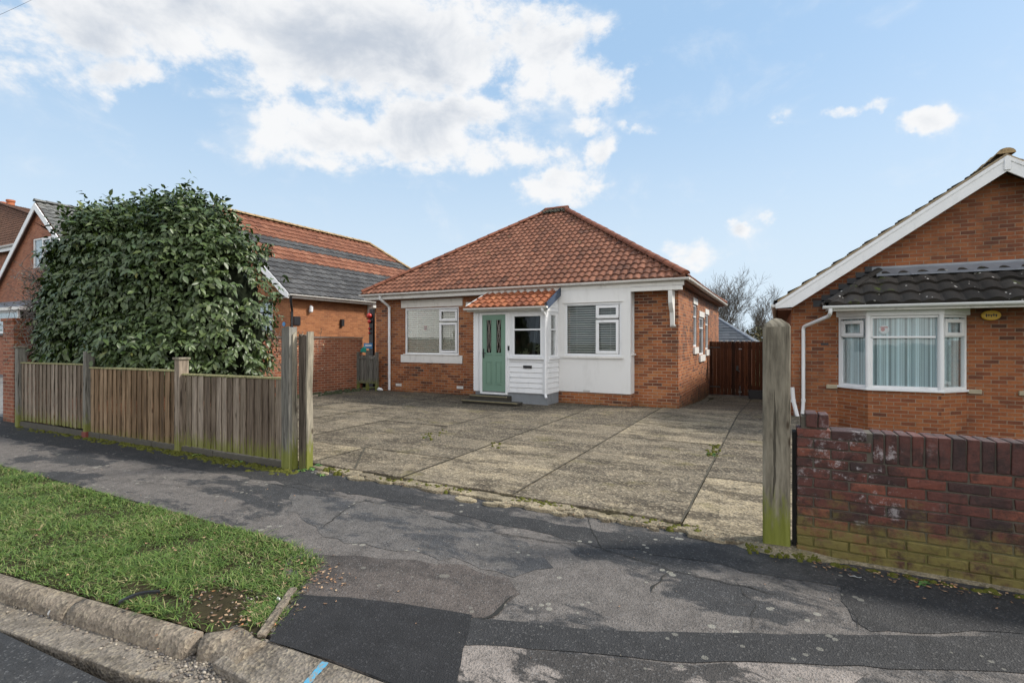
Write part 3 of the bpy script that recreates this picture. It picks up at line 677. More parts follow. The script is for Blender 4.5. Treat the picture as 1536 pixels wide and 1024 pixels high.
for k in range(14):
    p = a.lerp(b, k/13*1.6); w = .019*(1+.35*mnoise.noise(p*30)); zz = -.035+(p.y-1.6)/.3*.034+.004
    d = (b-a).normalized(); s = Vector((-d.y, d.x, 0))*w; q = (mb.vert((p.x+s.x, p.y+s.y, zz)), mb.vert((p.x-s.x, p.y-s.y, zz)))
    if pr: mb.face((pr[0], pr[1], q[1], q[0]))
    pr = q
tag(mb.build('blue_paint_mark', BLUEPAINT), kind='structure')
VP = [(-14,2.8),(-9,2.8),(-6,2.8),(-4.2,2.84),(-3.4,2.80)] + g2([(486,838),(474,862),(446,886),(398,958),(350,945)]) + [(-2.86,1.76),(-3.9,1.64),(-4.87,1.53),(-6.6,1.35),(-9,1.12),(-12,.85),(-14,.7)]
mb = MB(); nx = 260; ny = 56; idx = {}
for i in range(nx+1):
    for j in range(ny+1):
        x = -14+11.9*i/nx; y = .7+2.2*j/ny
        z = -.004+.022*mnoise.noise(Vector((x*3, y*3, 0)))+.010*mnoise.noise(Vector((x*11, y*11, 0)))
        idx[i, j] = (x, y, z)
vid = {}
def gv(i, j):
    if (i, j) not in vid: vid[i, j] = mb.vert(idx[i, j])
    return vid[i, j]
for i in range(nx):
    for j in range(ny):
        if inpoly(idx[i, j][0]+.02, idx[i, j][1]+.02, VP): mb.face((gv(i, j), gv(i+1, j), gv(i+1, j+1), gv(i, j+1)))
tag(mb.build('verge_soil', SOIL, smooth=True), kind='structure')
sheet('verge_subsoil', VP, -.03, SOIL, .2)
def bare(x, y):
    v = 0
    v = max(v, 1.12-math.hypot((x+2.9)/.62, (y-1.98)/.22)); v = max(v, .8-math.hypot((x+3.5)/.5, (y-1.84)/.12))
    v = max(v, .7-math.hypot((x+4.9)/.3, (y-1.62)/.08))
    return v
def blades(name, spots, mat, label, n, hmin, hmax):
    V = []; Fc = []; rr = []; o = 0
    for (x, y, z, hs) in spots:
        h = random.uniform(hmin, hmax)*hs; a = random.random()*6.283; l = random.uniform(.5,1.9)*h; w = random.uniform(.0018,.0042)
        dx, dy = math.cos(a), math.sin(a); sx, sy = -dy*w, dx*w; r = random.random()
        b = random.uniform(-.6,.6); 
        P = []
        for t in (0, .4, .75):
            ox = dx*l*t*t + sx*20*b*t*t; oy = dy*l*t*t + sy*20*b*t*t; zz = z+h*(t-.35*t*t*min(1.2, l/h)); ww = 1-.5*t
            P += [(x+ox-sx*ww, y+oy-sy*ww, zz), (x+ox+sx*ww, y+oy+sy*ww, zz)]
        P.append((x+dx*l+sx*20*b, y+dy*l+sy*20*b, z+h*(1-.42*min(1.2, l/h))))
        V += P; Fc += [(o,o+1,o+3,o+2),(o+2,o+3,o+5,o+4),(o+4,o+5,o+6)]; rr += [r]*3; o += 7
    mb = MB(); mb.add(np.array(V), Fc, 0, rr)
    return tag(mb.build(name, mat, smooth=True), label, None, None, 'stuff')
t = material('grass_blade'); r = t.rnd(); pn = t.noise(t.pos(), 1.7, 4)
c = t.ramp(t.math('ADD', t.math('MULTIPLY', r, .7), t.math('MULTIPLY', pn, .4)), [(0,(.03,.055,.012)),(.3,(.055,.105,.018)),(.6,(.09,.155,.026)),(.78,(.13,.18,.04)),(.86,(.22,.2,.09)),(1,(.34,.27,.15))])
GRASSM = fin(t, c, .55, spec=.35)
sp = []
while len(sp) < 76000:
    x = random.uniform(-9.9,-2.4) if random.random() < .95 else random.uniform(-13.5,-9.9); y = random.uniform(.9,2.86)
    if not inpoly(x, y, VP): continue
    b = bare(x, y)
    if b > 0 and random.random() < min(1, b*2.2): continue
    cl = mnoise.noise(Vector((x*2.2, y*2.2, 5)))+.6*mnoise.noise(Vector((x*7, y*7, 1)))
    if random.random() > .85+cl*.6: continue
    sp.append((x, y, -.005, max(.35, .85+cl*.6)))
for k in range(1300):
    g = G(random.gauss(398,14), random.gauss(918,9)); sp.append((g.x, g.y, -.005, .6))
blades('grass', sp, GRASSM, 'rough green grass on the verge', 0, .02, .075)
# ------------------------------------------------------------------ litter: leaves, pebbles
t = material('dead_leaf'); c = t.ramp(t.rnd(), [(0,(.05,.03,.018)),(.4,(.14,.08,.045)),(.7,(.28,.16,.09)),(.9,(.42,.3,.18)),(1,(.4,.17,.06))]); LEAFD = fin(t, c, .7)
t = material('pebble'); c = t.ramp(t.rnd(), [(0,(.05,.05,.055)),(.5,(.2,.17,.14)),(.85,(.26,.225,.18)),(1,(.38,.34,.28))]); PEB = fin(t, c, .8, spec=.3)
mb = MB()
def litter(x, y, z, s):
    a = random.random()*6.283; n = 6; tx, ty = random.uniform(-.5,.5), random.uniform(-.5,.5); r = random.random()
    c = mb.vert((x, y, z+s*.35)); ids = []
    for i in range(n):
        th = a+6.283*i/n; rr = s*(1 if i % 3 == 0 else .5)*random.uniform(.8,1.1); dx, dy = rr*math.cos(th), rr*math.sin(th)
        ids.append(mb.vert((x+dx, y+dy, max(.003, z+.004+abs(dx*tx)+abs(dy*ty)))))
    for i in range(n): mb.face((c, ids[i], ids[(i+1) % n]), 0, r)
for k in range(170): g = G(random.gauss(470,22), random.gauss(865,16)); litter(g.x, g.y, .006, random.uniform(.006,.018))
for k in range(380):
    x = random.uniform(.25,3.6); litter(x, 4.41-abs(random.gauss(0,.09)), .006, random.uniform(.006,.02))
for k in range(120): litter(random.uniform(-9,-2.8), random.uniform(1.5,2.8), .02, random.uniform(.008,.022))
for k in range(160): litter(random.uniform(-3.6,-2.55), random.uniform(1.8,2.2), .008, random.uniform(.006,.02))
for k in range(90): litter(random.uniform(-5.5,.1), 4.5+random.gauss(0,.06), .03, random.uniform(.006,.018))
for k in range(110): litter(random.uniform(-9,3), random.uniform(2.0,4.4), .004, random.uniform(.004,.012)) if random.random() < .9 else None
for k in range(60): litter(random.uniform(-11.9,-2.2), 12.45+random.uniform(-.15,.1), .04, random.uniform(.01,.03))
tag(mb.build('fallen_leaves', LEAFD), 'scattered brown dead leaves on the footway', None, None, 'stuff')
mb = MB()
def pebble(x, y, z, s):
    r = random.random(); P = []
    for (a, b, c_) in ((1,0,0),(-1,0,0),(0,1,0),(0,-1,0),(0,0,1),(0,0,-1)):
        k = random.uniform(.7,1.2)*s; P.append(mb.vert((x+a*k, y+b*k*.8, z+c_*k*.55)))
    for f in ((0,2,4),(2,1,4),(1,3,4),(3,0,4),(2,0,5),(1,2,5),(3,1,5),(0,3,5)): mb.face([P[i] for i in f], 0, r)
for k in range(420):
    u = random.random(); x = -4.9+2.5*u**.6; yk = 1.45+(x+4.85)*.108; pebble(x, yk-abs(random.gauss(0,.05))-.01, -.076, random.uniform(.004,.017))
for k in range(300): g = G(random.gauss(330,45), random.gauss(1008,14), -.076); pebble(g.x, g.y, -.076, random.uniform(.004,.018))
for k in range(260): pebble(random.uniform(-6,3.2), random.uniform(1.95,4.6), .004, random.uniform(.002,.006))
for k in range(260): pebble(random.uniform(-8,.5), random.uniform(4.8,12), .037, random.uniform(.003,.010))
for k in range(60): pebble(random.uniform(-3.5,-2.6), random.uniform(1.85,2.2), .01, random.uniform(.004,.014))
tag(mb.build('loose_pebbles', PEB, smooth=True), 'loose grit and pebbles by the kerb', None, None, 'stuff')
# ================================================================== MAIN BUNGALOW
YF = 12.67; XL, XR = -11.6, -2.09; EZ = 3.13
bung = empty('brick_bungalow', (-6.8, 15, 0), 'orange brick bungalow with red tiled pyramid roof and green front door', 'house')
lw = (fx(607,YF), fx(688,YF), fz(648,532,YF), fz(648,461,YF))
bw = (-4.95,-3.35,1.1,2.7)
mb = MB(); wall_open(mb, Mx((XL,YF,0)), XR-XL, -.05, EZ-.02, .25, [(lw[0]-XL, lw[1]-XL, lw[2], lw[3]), (-6.95-XL,-5.25-XL,.3,2.3), (bw[0]-XL, bw[1]-XL, bw[2], bw[3])])
def wx(px0, px1, pyt, pyb):
    r0 = ray(px0,510); r1 = ray(px1,510); t0 = XR/r0[0]; t1 = XR/r1[0]; tm = (t0+t1)/2
    return (r0[1]*t0, r1[1]*t1, CAMH-(pyb-510)*tm/FL, CAMH+(510-pyt)*tm/FL)
sw = [wx(1040.2,1045.4,457,520), wx(1049,1055.6,476,532), wx(1058,1062.6,472,524)]
# side wall facing +X : local x runs along +Y, outward is +X
Ms = Matrix.Translation((XR, YF+.25, 0)) @ Matrix.Rotation(R(90), 4, 'Z')
wall_open(mb, Ms, 9.3, -.4, EZ-.02, .25, [(a-YF-.25, b-YF-.25, c, d) for a, b, c, d in sw])
mb.box(XL, XL+.25, YF+.25, 22.2, -.05, EZ-.02); mb.box(XL+.25, XR-.25, 21.95, 22.2, -.4, EZ-.02)
mb.prism([(XR,YF,-.5),(XR,22,-.5),(XR+.002,22,-.5),(XR+.002,YF,-.5)], (0,0,.3))
mb.build('wall', BR_MAIN, bung)
mb = MB(); mb.box(XL+.25, XR-.25, YF+.25, 21.9, .18, .25); mb.box(XL+.25, XR-.25, YF+.25, 21.9, 2.75, 2.8); mb.box(-7.3,-7.2, YF+.3, 21.9, .25, 2.75); mb.box(-5.15,-5.05, YF+.3, 21.9, .25, 2.75)
mb.box(XL+.3, -7.35, 15.5, 15.6, .25, 2.74); mb.box(-5.0, XR-.3, 15.8, 15.9, .25, 2.74); mb.box(-7.15,-5.2,14.4,14.5,.25,2.74)
mb.build('floor', DARKW, bung)
def damp():  # brick plinth course slightly proud
    m = MB(); m.box(-3.15, XR+.012, YF-.012, YF+.1, -.1, .30); m.box(XR, XR+.012, YF+.1, 19, -.4, .30); return m
damp().build('plinth', BR_MAIN, bung)
# roof
ex0, ex1, ey0, ey1 = -11.82, -1.85, 12.25, 22.45; rz = 6.36
rl, rr_, ry = -7.45, -6.8, 17.2
c0, c1, c2, c3 = Vector((ex0,ey0,EZ)), Vector((ex1,ey0,EZ)), Vector((ex1,ey1,EZ)), Vector((ex0,ey1,EZ)); A, B = Vector((rl,ry,rz)), Vector((rr_,ry,rz))
mb = MB(); lo = Vector((0,0,-.045))
for f in ((c0,c1,B,A),(c1,c2,B),(c2,c3,A,B),(c3,c0,A)): mb.poly([p+lo for p in f], 1)
mb.poly([c3+lo*2, c2+lo*2, c1+lo*2, c0+lo*2], 2)
def face_sheet(mb, a, b, ta, tb, gauge, roll, amp, lift, m=0, over=.05):
    """roof face with eave a->b (left to right seen from outside), top from ta to tb"""
    U = (b-a).normalized(); up = (ta-a)-U*((ta-a).dot(U)); V = up.normalized(); H = up.length; wd = (b-a).length
    la = (ta-a).dot(U)/H; lb = (wd-(tb-a).dot(U))/H
    tile_sheet(mb, a-V*over, U, V, lambda v: (max(0, la*(v-over)), max(max(0, la*(v-over)), wd-max(0, lb*(v-over)))), H+over, gauge, roll, amp, lift, m)
face_sheet(mb, c0, c1, A, B, .28, .19, .032, .034); face_sheet(mb, c1, c2, B, B, .28, .19, .032, .034)
face_sheet(mb, c3, c0, A, A, .30, .2, .042, .036); face_sheet(mb, c2, c3, B, A, .30, .2, .042, .036)
roof = mb.build('roof', [T_MAIN, SOFFIT, SOFFIT], bung)
mb = MB(); up = Vector((0,0,.075))
for a, b in ((c0,A),(c1,B),(c2,B),(c3,A)): caps(mb, a+up, b+up, .115)
caps(mb, A+up+Vector((-.1,0,.02)), B+up+Vector((.12,0,.02)), .12, .3)
mb.build('ridge_capping', CAP, roof)
mb = MB()
for k in range(260):
    s_ = random.random(); p = A.lerp(B, s_*1.2-.15)+Vector((random.gauss(0,.1), random.uniform(-.32,.1), 0)); p.z = rz+.10-abs(p.y-ry)*.65+random.uniform(-.02,.03)
    n = 5; r_ = random.uniform(.02,.06); c = mb.vert(p+Vector((0,0,r_*.8))); ri = [mb.vert(p+Vector((r_*math.cos(i*1.257), r_*math.sin(i*1.257), -.02))) for i in range(n)]
    for i in range(n): mb.face((c, ri[i], ri[(i+1) % n]))
mb.build('moss_clump', plain('dark_moss', (.055,.05,.035), .95, .5, 20), roof)
mb = MB(); yb = ey0+.04
mb.box(ex0+.05, ex1-.05, yb, yb+.022, EZ-.20, EZ-.03); mb.box(ex0+.045, ex0+.065, yb+.02, ey1-.05, EZ-.2, EZ-.03)
mb.build('fascia', WHITED, bung)
mb = MB(); mb.box(ex1-.065, ex1-.045, yb+.02, ey1-.05, EZ-.13, EZ-.03); mb.build('side_fascia', SOFFIT, bung)
mb = MB(); mb.box(XR, ex1-.066, YF-.3, ey1-.06, EZ-.13, EZ-.115); mb.build('side_soffit', SOFFIT, bung)
mb = MB(); mb.box(ex0+.066, XR-.0, yb+.022, YF, EZ-.19, EZ-.175); mb.build('soffit', WHITED, bung)
mb = MB(); gutter(mb, (ex0-.05, ey0-.035, EZ-.035), (ex1+.08, ey0-.035, EZ-.035), .06); gutter(mb, (ex1+.03, ey0-.02, EZ-.036), (ex1+.03, ey1, EZ-.036), .06); gutter(mb, (ex0-.03, ey1, EZ-.037), (ex0-.03, ey0-.02, EZ-.037), .06)
mb.build('gutter', WHITED, bung)
mb = MB(); xd = fx(584, YF-.07)
pipe(mb, [(xd-.06, ey0-.03, EZ-.06),(xd-.06, ey0-.0, EZ-.2),(xd, YF-.07, EZ-.42),(xd, YF-.07, .06)], .04, clips=[(xd, YF-.07, EZ-.44),(xd, YF-.07, 1.6),(xd, YF-.07, .6)])
mb.build('downpipe', WHITE, bung)
# front left window
w = lw[1]-lw[0]; h = lw[3]-lw[2]; sx = w*.63
window(bung, Mx((lw[0], YF+.03, lw[2])), w, h, [(.06,sx,.06,h-.06,0),(sx+.06,w-.09,.09,h*.66,1),(sx+.06,w-.09,h*.66+.09,h-.09,1)], 'slats', slat=.062)
mb = MB(); m = (lw[0]+lw[1])/2
mb.box(fx(602,YF), fx(694,YF), YF-.02, YF+.08, lw[3]+.015, lw[3]+.25); mb.build('lintel', WHITED, bung, bevel=.006)
mb = MB(); mb.box(fx(602,YF), fx(694,YF), YF-.03, YF+.08, lw[2]-.25, lw[2]-.012); mb.box(lw[0]-.03, lw[1]+.03, YF-.05, YF+.05, lw[2]-.012, lw[2]+.018); mb.build('window_sill', WHITED, bung, bevel=.006)
mb = MB(); mb.box(fx(699,YF), fx(718,YF), YF-.012, YF+.05, 2.62, 2.76); mb.build('lintel', WHITED, bung)
mb = MB(); xx = fx(636,YF); mb.tube([(xx,YF+.075,lw[2]+h*.55),(xx,YF+.072,lw[2]+h*.55)], .05, 10); mb.box(xx-.05,xx+.05,YF+.072,YF+.078,lw[2]+h*.55+.01,lw[2]+h*.62); mb.build('window_ornament', plain('dark_red_ornament', (.2,.03,.02), .6), bung)
for (px, py) in ((598,577),(690,581)):
    mb = MB(); x = fx(px,YF); z = fz(px,py,YF)
    for k in range(3): mb.box(x-.11, x+.11, YF-.012, YF+.03, z-.035+k*.026, z-.018+k*.026)
    mb.box(x-.115, x+.115, YF-.006, YF+.03, z-.04, z+.04); mb.build('air_brick', WHITED, bung)
# white rendered bay
BY = 12.3; bx0, bx1 = -5.09, -3.15
bwn = (fx(847,BY), fx(932,BY), fz(890,534,BY), fz(890,454,BY))
mb = MB(); wall_open(mb, Mx((bx0,BY,0)), bx1-bx0, .33, EZ-.19, .12, [(bwn[0]-bx0, bwn[1]-bx0, bwn[2], bwn[3])])
sz = (fz(948,530,BY), fz(948,455,BY))
Mb = Matrix.Translation((bx1, BY+.12, 0)) @ Matrix.Rotation(R(90), 4, 'Z')
wall_open(mb, Mb, YF-BY-.12, .33, EZ-.19, .12, [(.03, .21, sz[0], sz[1])])
mb.box(bx0, bx0+.1, BY+.12, YF, .33, EZ-.19)
bay = mb.build('rendered_bay', RENDER, bung)
mb = MB(); mb.box(bx0, bx1+.0, BY+.03, YF, -.05, .327); mb.build('bay_plinth', BR_MAIN, bung)
mb = MB(); mb.box(bx0+.02, bx1-.02, BY+.1, YF, .8, .84); mb.build('bay_floor', DARKW, bung)
w = bwn[1]-bwn[0]; h = bwn[3]-bwn[2]; sx = w*.54
window(bung, Mx((bwn[0], BY+.02, bwn[2])), w, h, [(.06,sx,.06,h-.06,0),(sx+.06,w-.09,.09,h*.66,1),(sx+.06,w-.09,h*.66+.09,h-.09,1)], 'slats', bl_mat=BLINDW, slat=.058)
window(bung, Mb @ Matrix.Translation((.03,.02,sz[0])), .18, sz[1]-sz[0], [(.05,.13,.05,(sz[1]-sz[0])*.62,0),(.05,.13,(sz[1]-sz[0])*.62+.06,sz[1]-sz[0]-.05,0)], fw=.04)
mb = MB(); mb.box(bwn[0]-.05, bwn[1]+.05, BY-.05, BY+.06, bwn[2]-.055, bwn[2]-.002); mb.build('bay_sill', WHITED, bung, bevel=.006); mb = MB(); mb.box(bx1-.01, bx1+.06, BY+.1, YF-.05, sz[0]-.05, sz[0]-.005); mb.build('side_sill', WHITED, bung, bevel=.006); mb = MB(); mb.box(bwn[0]-.06, bwn[1]+.06, BY-.022, BY+.0, bwn[3]+.004, bwn[3]+.03); mb.build('drip_mould', WHITED, bung, bevel=.006)
mb = MB(); x = fx(880,BY); mb.box(x-.09, x+.09, BY-.012, BY+.01, .345, .385); mb.build('air_vent', plain('grey_vent', (.45,.44,.42), .6), bung)
# soffit beam and bracket on right
mb = MB(); mb.box(bx1, XR+.14, BY-.01, BY+.09, EZ-.30, EZ-.192); mb.box(XR-.12, XR-.02, BY+.09, YF, EZ-.29, EZ-.192); mb.build('eaves_beam', WHITED, bung)
bxk = fx(1006,BY+.1); mb = MB()
P = [(0,-.30),(0,-.42),(.02,-.6),(.10,-.72),(.20,-.82),(.25,-1.0),(.27,-1.13),(.36,-1.13),(.36,-.30)]
mb.prism([(bxk-.045, BY+.0+y, EZ+z) for y, z in P], (.1,0,0)); mb.box(bxk-.06, bxk+.07, BY+.34, YF+.001, EZ-1.16, EZ-1.10)
mb.build('eaves_bracket', WHITED, bung, bevel=.008)
# porch
PY = 11.6; px0, px1 = fx(713,PY), -5.05; PZ = 2.52
dr = (fx(724,PY), fx(759,PY), fz(741,588,PY), fz(741,472,PY))
pw = (fx(769,PY), fx(814,PY), fz(792,535,PY), fz(792,471,PY))
mb = MB(); wall_open(mb, Mx((px0,PY,0)), px1-px0, .30, PZ, .07, [(dr[0]-.06-px0, dr[1]+.06-px0, .30, dr[3]+.06), (pw[0]-px0, pw[1]-px0, pw[2], pw[3])])
Mp = Matrix.Translation((px1, PY+.07, 0)) @ Matrix.Rotation(R(90), 4, 'Z'); pl = BY-PY-.07
wall_open(mb, Mp, pl, .30, PZ, .07, [(.12, pl-.1, pw[2], pw[3]+.02)])
mb.box(px0, px0+.07, PY+.07, YF, .30, PZ)
mb.prism([(px1-.001,PY+.1,PZ),(px1-.001,YF-.38,PZ),(px1-.001,YF-.38,PZ+.30),(px1-.001,PY+.3,PZ+.08)], (-.06,0,0))
porch = mb.build('porch_wall', WHITE, bung)
mb = MB(); mb2 = MB(); z = .31
while z < pw[2]-.12:                                 # shiplap boards
    for (a, b) in ((dr[1]+.12, px1-.0),):
        mb.prism([(a,PY,z),(a,PY-.03,z+.004),(a,PY-.012,z+.128),(a,PY,z+.128)], (b-a,0,0))
    mb2.prism([(px1,PY,z),(px1+.03,PY,z+.004),(px1+.012,PY,z+.128),(px1,PY,z+.128)], (0,BY-PY-.005,0)); z += .13
mb2.build('side_cladding', WHITE, bung, bevel=.003); mb2 = MB(); z = pw[3]+.06
while z < PZ-.02:
    mb2.prism([(px1,PY,z),(px1+.02,PY,z+.004),(px1+.008,PY,z+.1),(px1,PY,z+.1)], (0,BY-PY-.005,0)); z += .102
mb.build('shiplap_cladding', WHITE, bung, bevel=.003); mb2.build('gable_cladding', WHITE, bung, bevel=.003)
mb = MB(); mb.box(px0, px1, PY+.01, YF, -.02, .298); mb.build('porch_plinth', GREYPL, bung)
mb = MB(); mb.box(px0-.035, px0+.10, PY-.03, PY+.0, .30, PZ-.03)
for k in range(26): mb.box(px0-.04, px0+.02, PY-.036, PY-.03, .34+k*.082, .395+k*.082)
mb.box(px0-.02, px1+.01, PY-.035, PY, PZ-.13, PZ); mb.box(dr[1]+.06, dr[1]+.12, PY-.028, PY, .3, PZ-.13); mb.box(pw[1]+.0, px1+.01, PY-.034, PY, .3, PZ-.13)
mb.build('porch_trim', WHITE, bung, bevel=.004)
h = pw[3]-pw[2]; w = pw[1]-pw[0]
window(bung, Mx((pw[0],PY-.03,pw[2])), w, h, [(.06,w-.06,.06,h*.60,0),(.06,w-.06,h*.60+.06,h-.06,0)], glass=GLASSD)
window(bung, Mp @ Matrix.Translation((.12,-.0,pw[2])), pl-.22, h+.02, [(.05,pl-.27,.05,h*.6,0),(.05,pl-.27,h*.6+.06,h-.03,0)], blind='curtain', bl_mat=NET, fw=.045)
mb = MB(); mb.box(pw[0]-.09, pw[1]+.1, PY-.09, PY-.0, pw[2]-.06, pw[2]-.005); mb.box(px1, px1+.07, PY+.08, BY-.03, pw[2]-.06, pw[2]-.005); mb.build('porch_sill', WHITE, bung, bevel=.006)
mb = MB(); mb.box(px0+.07, px1-.07, PY+.07, YF, .30, .33); mb.build('porch_floor', DARKW, bung)
mb = MB(); mb.box(-6.1,-5.2,YF-.4,YF-.36,.33,2.4, ); mb.build('inner_door', plain('dark_wood_door', (.03,.025,.022), .5), bung)
mb = MB(); mb.prism([(fx(790,PY)+.02,PY+.25,pw[2]),(fx(790,PY)+.10,PY+.25,pw[2]),(fx(803,PY),PY+.25,pw[3]),(fx(803,PY)-.08,PY+.25,pw[3])], (0,.02,0)); mb.build('tied_net_curtain', NET, bung)
# flower on inside sill
for (px_, n_, sx_, sz_, hz_, lab) in ((785,40,.05,.03,.10,'low round cream flower behind the porch window'),(804,34,.03,.06,.17,'taller cream and green plant behind the porch window, to the right')):
    mb = MB(); x_ = fx(px_,PY)
    for k in range(n_):
        c = Vector((x_+random.gauss(0,sx_), PY+.13, pw[2]+hz_+random.gauss(0,sz_))); a = random.random()*6; mb.poly([c, c+Vector((.035*math.cos(a), .01, .035*math.sin(a))), c+Vector((.05*math.cos(a+.6), -.01, .05*math.sin(a+.6))), c+Vector((.03*math.cos(a+1.2), .01, .03*math.sin(a+1.2)))])
    mb.tube([(x_,PY+.14,pw[2]-.0),(x_,PY+.14,pw[2]+hz_)], .02, 8); tag(mb.build('flowering_plant', PETAL), lab, 'plant')
# door
mb = MB(); a, b, z0, z1 = dr; mb.box(a-.06, a, PY-.04, PY+.06, z0-.05, z1+.06); mb.box(b, b+.06, PY-.04, PY+.06, z0-.05, z1+.06); mb.box(a, b, PY-.039, PY+.06, z1, z1+.06); mb.box(a-.0, b+.0, PY-.07, PY+.06, z0-.05, z0-.003)
mb.build('door_frame', WHITE, bung, bevel=.005)
mb = MB(); w = b-a; H = z1-z0; Mo = Mx((a+.004,PY-.02,z0)); w -= .008
P2 = [(.16*w,.42*w),(.58*w,.84*w)]
def ring(mb, x0, x1, za, zb, y, t=.018):
    mb.box(x0,x1,y-.012,y,za,za+t,M=Mo); mb.box(x0,x1,y-.012,y,zb-t,zb,M=Mo); mb.box(x0,x0+t,y-.0115,y,za+t,zb-t,M=Mo); mb.box(x1-t,x1,y-.0115,y,za+t,zb-t,M=Mo)
wall_open(mb, Mo, w, 0, H, .04, [(p[0]+.02,p[1]-.02,H*.51,H*.93) for p in P2])
for p in P2:
    ring(mb, p[0], p[1], H*.48, H*.945, 0); ring(mb, p[0], p[1], H*.10, H*.40, 0); mb.box(p[0]+.035, p[1]-.035, -.01, 0, H*.10+.035, H*.40-.035, M=Mo)
door = mb.build('front_door', GREEN, bung, bevel=.004)
for p in P2:
    g = MB(); g.box(p[0]+.02, p[1]-.02, .012, .018, H*.51, H*.93, M=Mo); g.build('glass_panel', GLASSD, door)
    c = MB(); xm = (p[0]+p[1])/2; ha = (p[1]-p[0])/2-.03; za, zb = H*.51, H*.93
    for s_ in (1,-1):
        for (n, A_) in ((2.5,ha*.6),(1.5,ha*.95)):
            c.tube([Mo @ Vector((xm+s_*A_*math.sin(math.pi*n*k/40)*(1 if n > 2 else .8), .006, za+(zb-za)*k/40)) for k in range(41)], .0045, 4)
    c.build('leaded_pattern', LEADED, door)
mb = MB(); mb.box(.03,.055,-.018,0,H*.44,H*.56,M=Mo); mb.tube([Mo @ Vector((.042,-.03,H*.505)), Mo @ Vector((.042,-.05,H*.505)), Mo @ Vector((.14,-.05,H*.503))], .009, 8); mb.build('door_handle', DARK, door)
mb = MB(); mb.box(.02,w-.02,-.012,0,.0,.03,M=Mo); mb.build('threshold_bar', STEEL, door)
mb = MB(); x = (fx(764,PY)); z = fz(764,522,PY); mb.box(x-.022,x+.022,PY-.05,PY-.028,z-.06,z+.06); mb.build('doorbell', DARK, bung, bevel=.006)
mb = MB(); x = fx(792,PY); z = fz(792,550,PY); mb.box(x-.12,x+.12,PY-.045,PY-.02,z-.035,z+.035); mb.box(x-.10,x+.10,PY-.052,PY-.045,z-.018,z+.02); mb.build('letterbox', DARK, bung, bevel=.005)
# porch roof
g0 = Vector((px0-.14, PY-.22, PZ-.02)); g1 = Vector((px1+.05, PY-.22, PZ-.02)); t0 = Vector((px0+.02, 12.44, 2.99)); t1 = Vector((px1+.03, 12.44, 2.99))
mb = MB(); mb.prism([g0+Vector((0,0,-.03)), g1+Vector((0,0,-.03)), t1+Vector((0,0,-.03)), t0+Vector((0,0,-.03))], (0,0,-.04), 1)
face_sheet(mb, g0, g1, t0, t1, .27, .2, .045, .035)
pr = mb.build('porch_roof', [T_PORCH, WHITED], bung)
mb = MB(); d = (t1-g1); n = Vector((0,-d.z,d.y)).normalized()
mb.prism([g1+Vector((.02,0,-.11)), g1+Vector((.02,0,.07)), t1+Vector((.02,0,.09)), t1+Vector((.02,0,-.12))], (.03,0,0)); mb.build('verge_board', NAVY, pr)
mb = MB(); mb.box(t0.x-.05, t1.x, 12.37, 12.5, 2.98, 3.035); mb.build('lead_flashing', WHITED, pr)
mb = MB(); mb.prism([g0+Vector((-.03,0,-.05)), g0+Vector((-.03,0,.06)), t0+Vector((-.03,0,.08)), t0+Vector((-.03,0,-.05))], (.03,0,0)); mb.build('verge_board', WHITED, pr)
mb = MB(); gutter(mb, g0+Vector((-.05,-.04,-.02)), g1+Vector((.06,-.04,-.02)), .055); mb.box(g0.x, g1.x, g0.y+.02, g0.y+.04, PZ-.12, PZ-.03)
mb.box(g0.x, g1.x, g0.y+.04, PY-.03, PZ-.12, PZ-.1)
mb.build('porch_gutter', WHITED, bung)
mb = MB(); xq = px1+.0; pipe(mb, [(xq-.02, g0.y-.04, PZ-.06),(xq-.02, g0.y-.04, PZ-.14),(xq-.02, PY-.07, PZ-.26),(xq-.02, PY-.07, .3),(xq+.02, PY-.11, .22)], .034, clips=[(xq-.02,PY-.07,PZ-.28),(xq-.02,PY-.07,1.15)]); mb.build('porch_downpipe', WHITE, bung)
# doorsteps
mb = MB(); x0, x1 = fx(707,PY-.2), fx(762,PY-.2); mb.box(x0, x1, PY-.30, PY+.01, -.02, .215); a, b = fx(694,PY-.6), fx(775,PY-.6)
mb.box(a, b, PY-.62, PY-.30, .0, .075); mb.box(a-.02, b+.02, PY-.64, PY-.301, .075, .115)
mb.build('doorstep', plain('dark_step', (.04,.035,.026), .9, .5, 7, bump=.8, dirt=.4), bung, bevel=.012)
for (xa_, xb_, yy_, zz_) in ((a-.022, b+.022, PY-.645, .100), (x0-.002, x1+.002, PY-.304, .196)):
    mb = MB(); mb.box(xa_, xb_, yy_, yy_+.05, zz_, zz_+.021); mb.build('step_nosing', plain('mossy_nosing', (.21,.18,.10), .9, .5, 9), bung, bevel=.005)
# side windows
for (a, b, c, d) in sw:
    Mw = Matrix.Translation((XR-.02, a, c)) @ Matrix.Rotation(R(90), 4, 'Z'); w = b-a; h = d-c
    window(bung, Mw, w, h, [(.06,w-.06,.06,h*.68,0),(.06,w-.06,h*.68+.06,h-.06,0)], 'curtain', bl_mat=NET)
    mb = MB(); mb.box(XR-.02, XR+.05, a-.08, b+.08, c-.20, c-.01); mb.build('window_sill', WHITED, bung); mb = MB(); mb.box(XR-.02, XR+.02, a-.08, b+.08, d+.005, min(d+.18, EZ-.2)); mb.build('lintel', WHITED, bung)
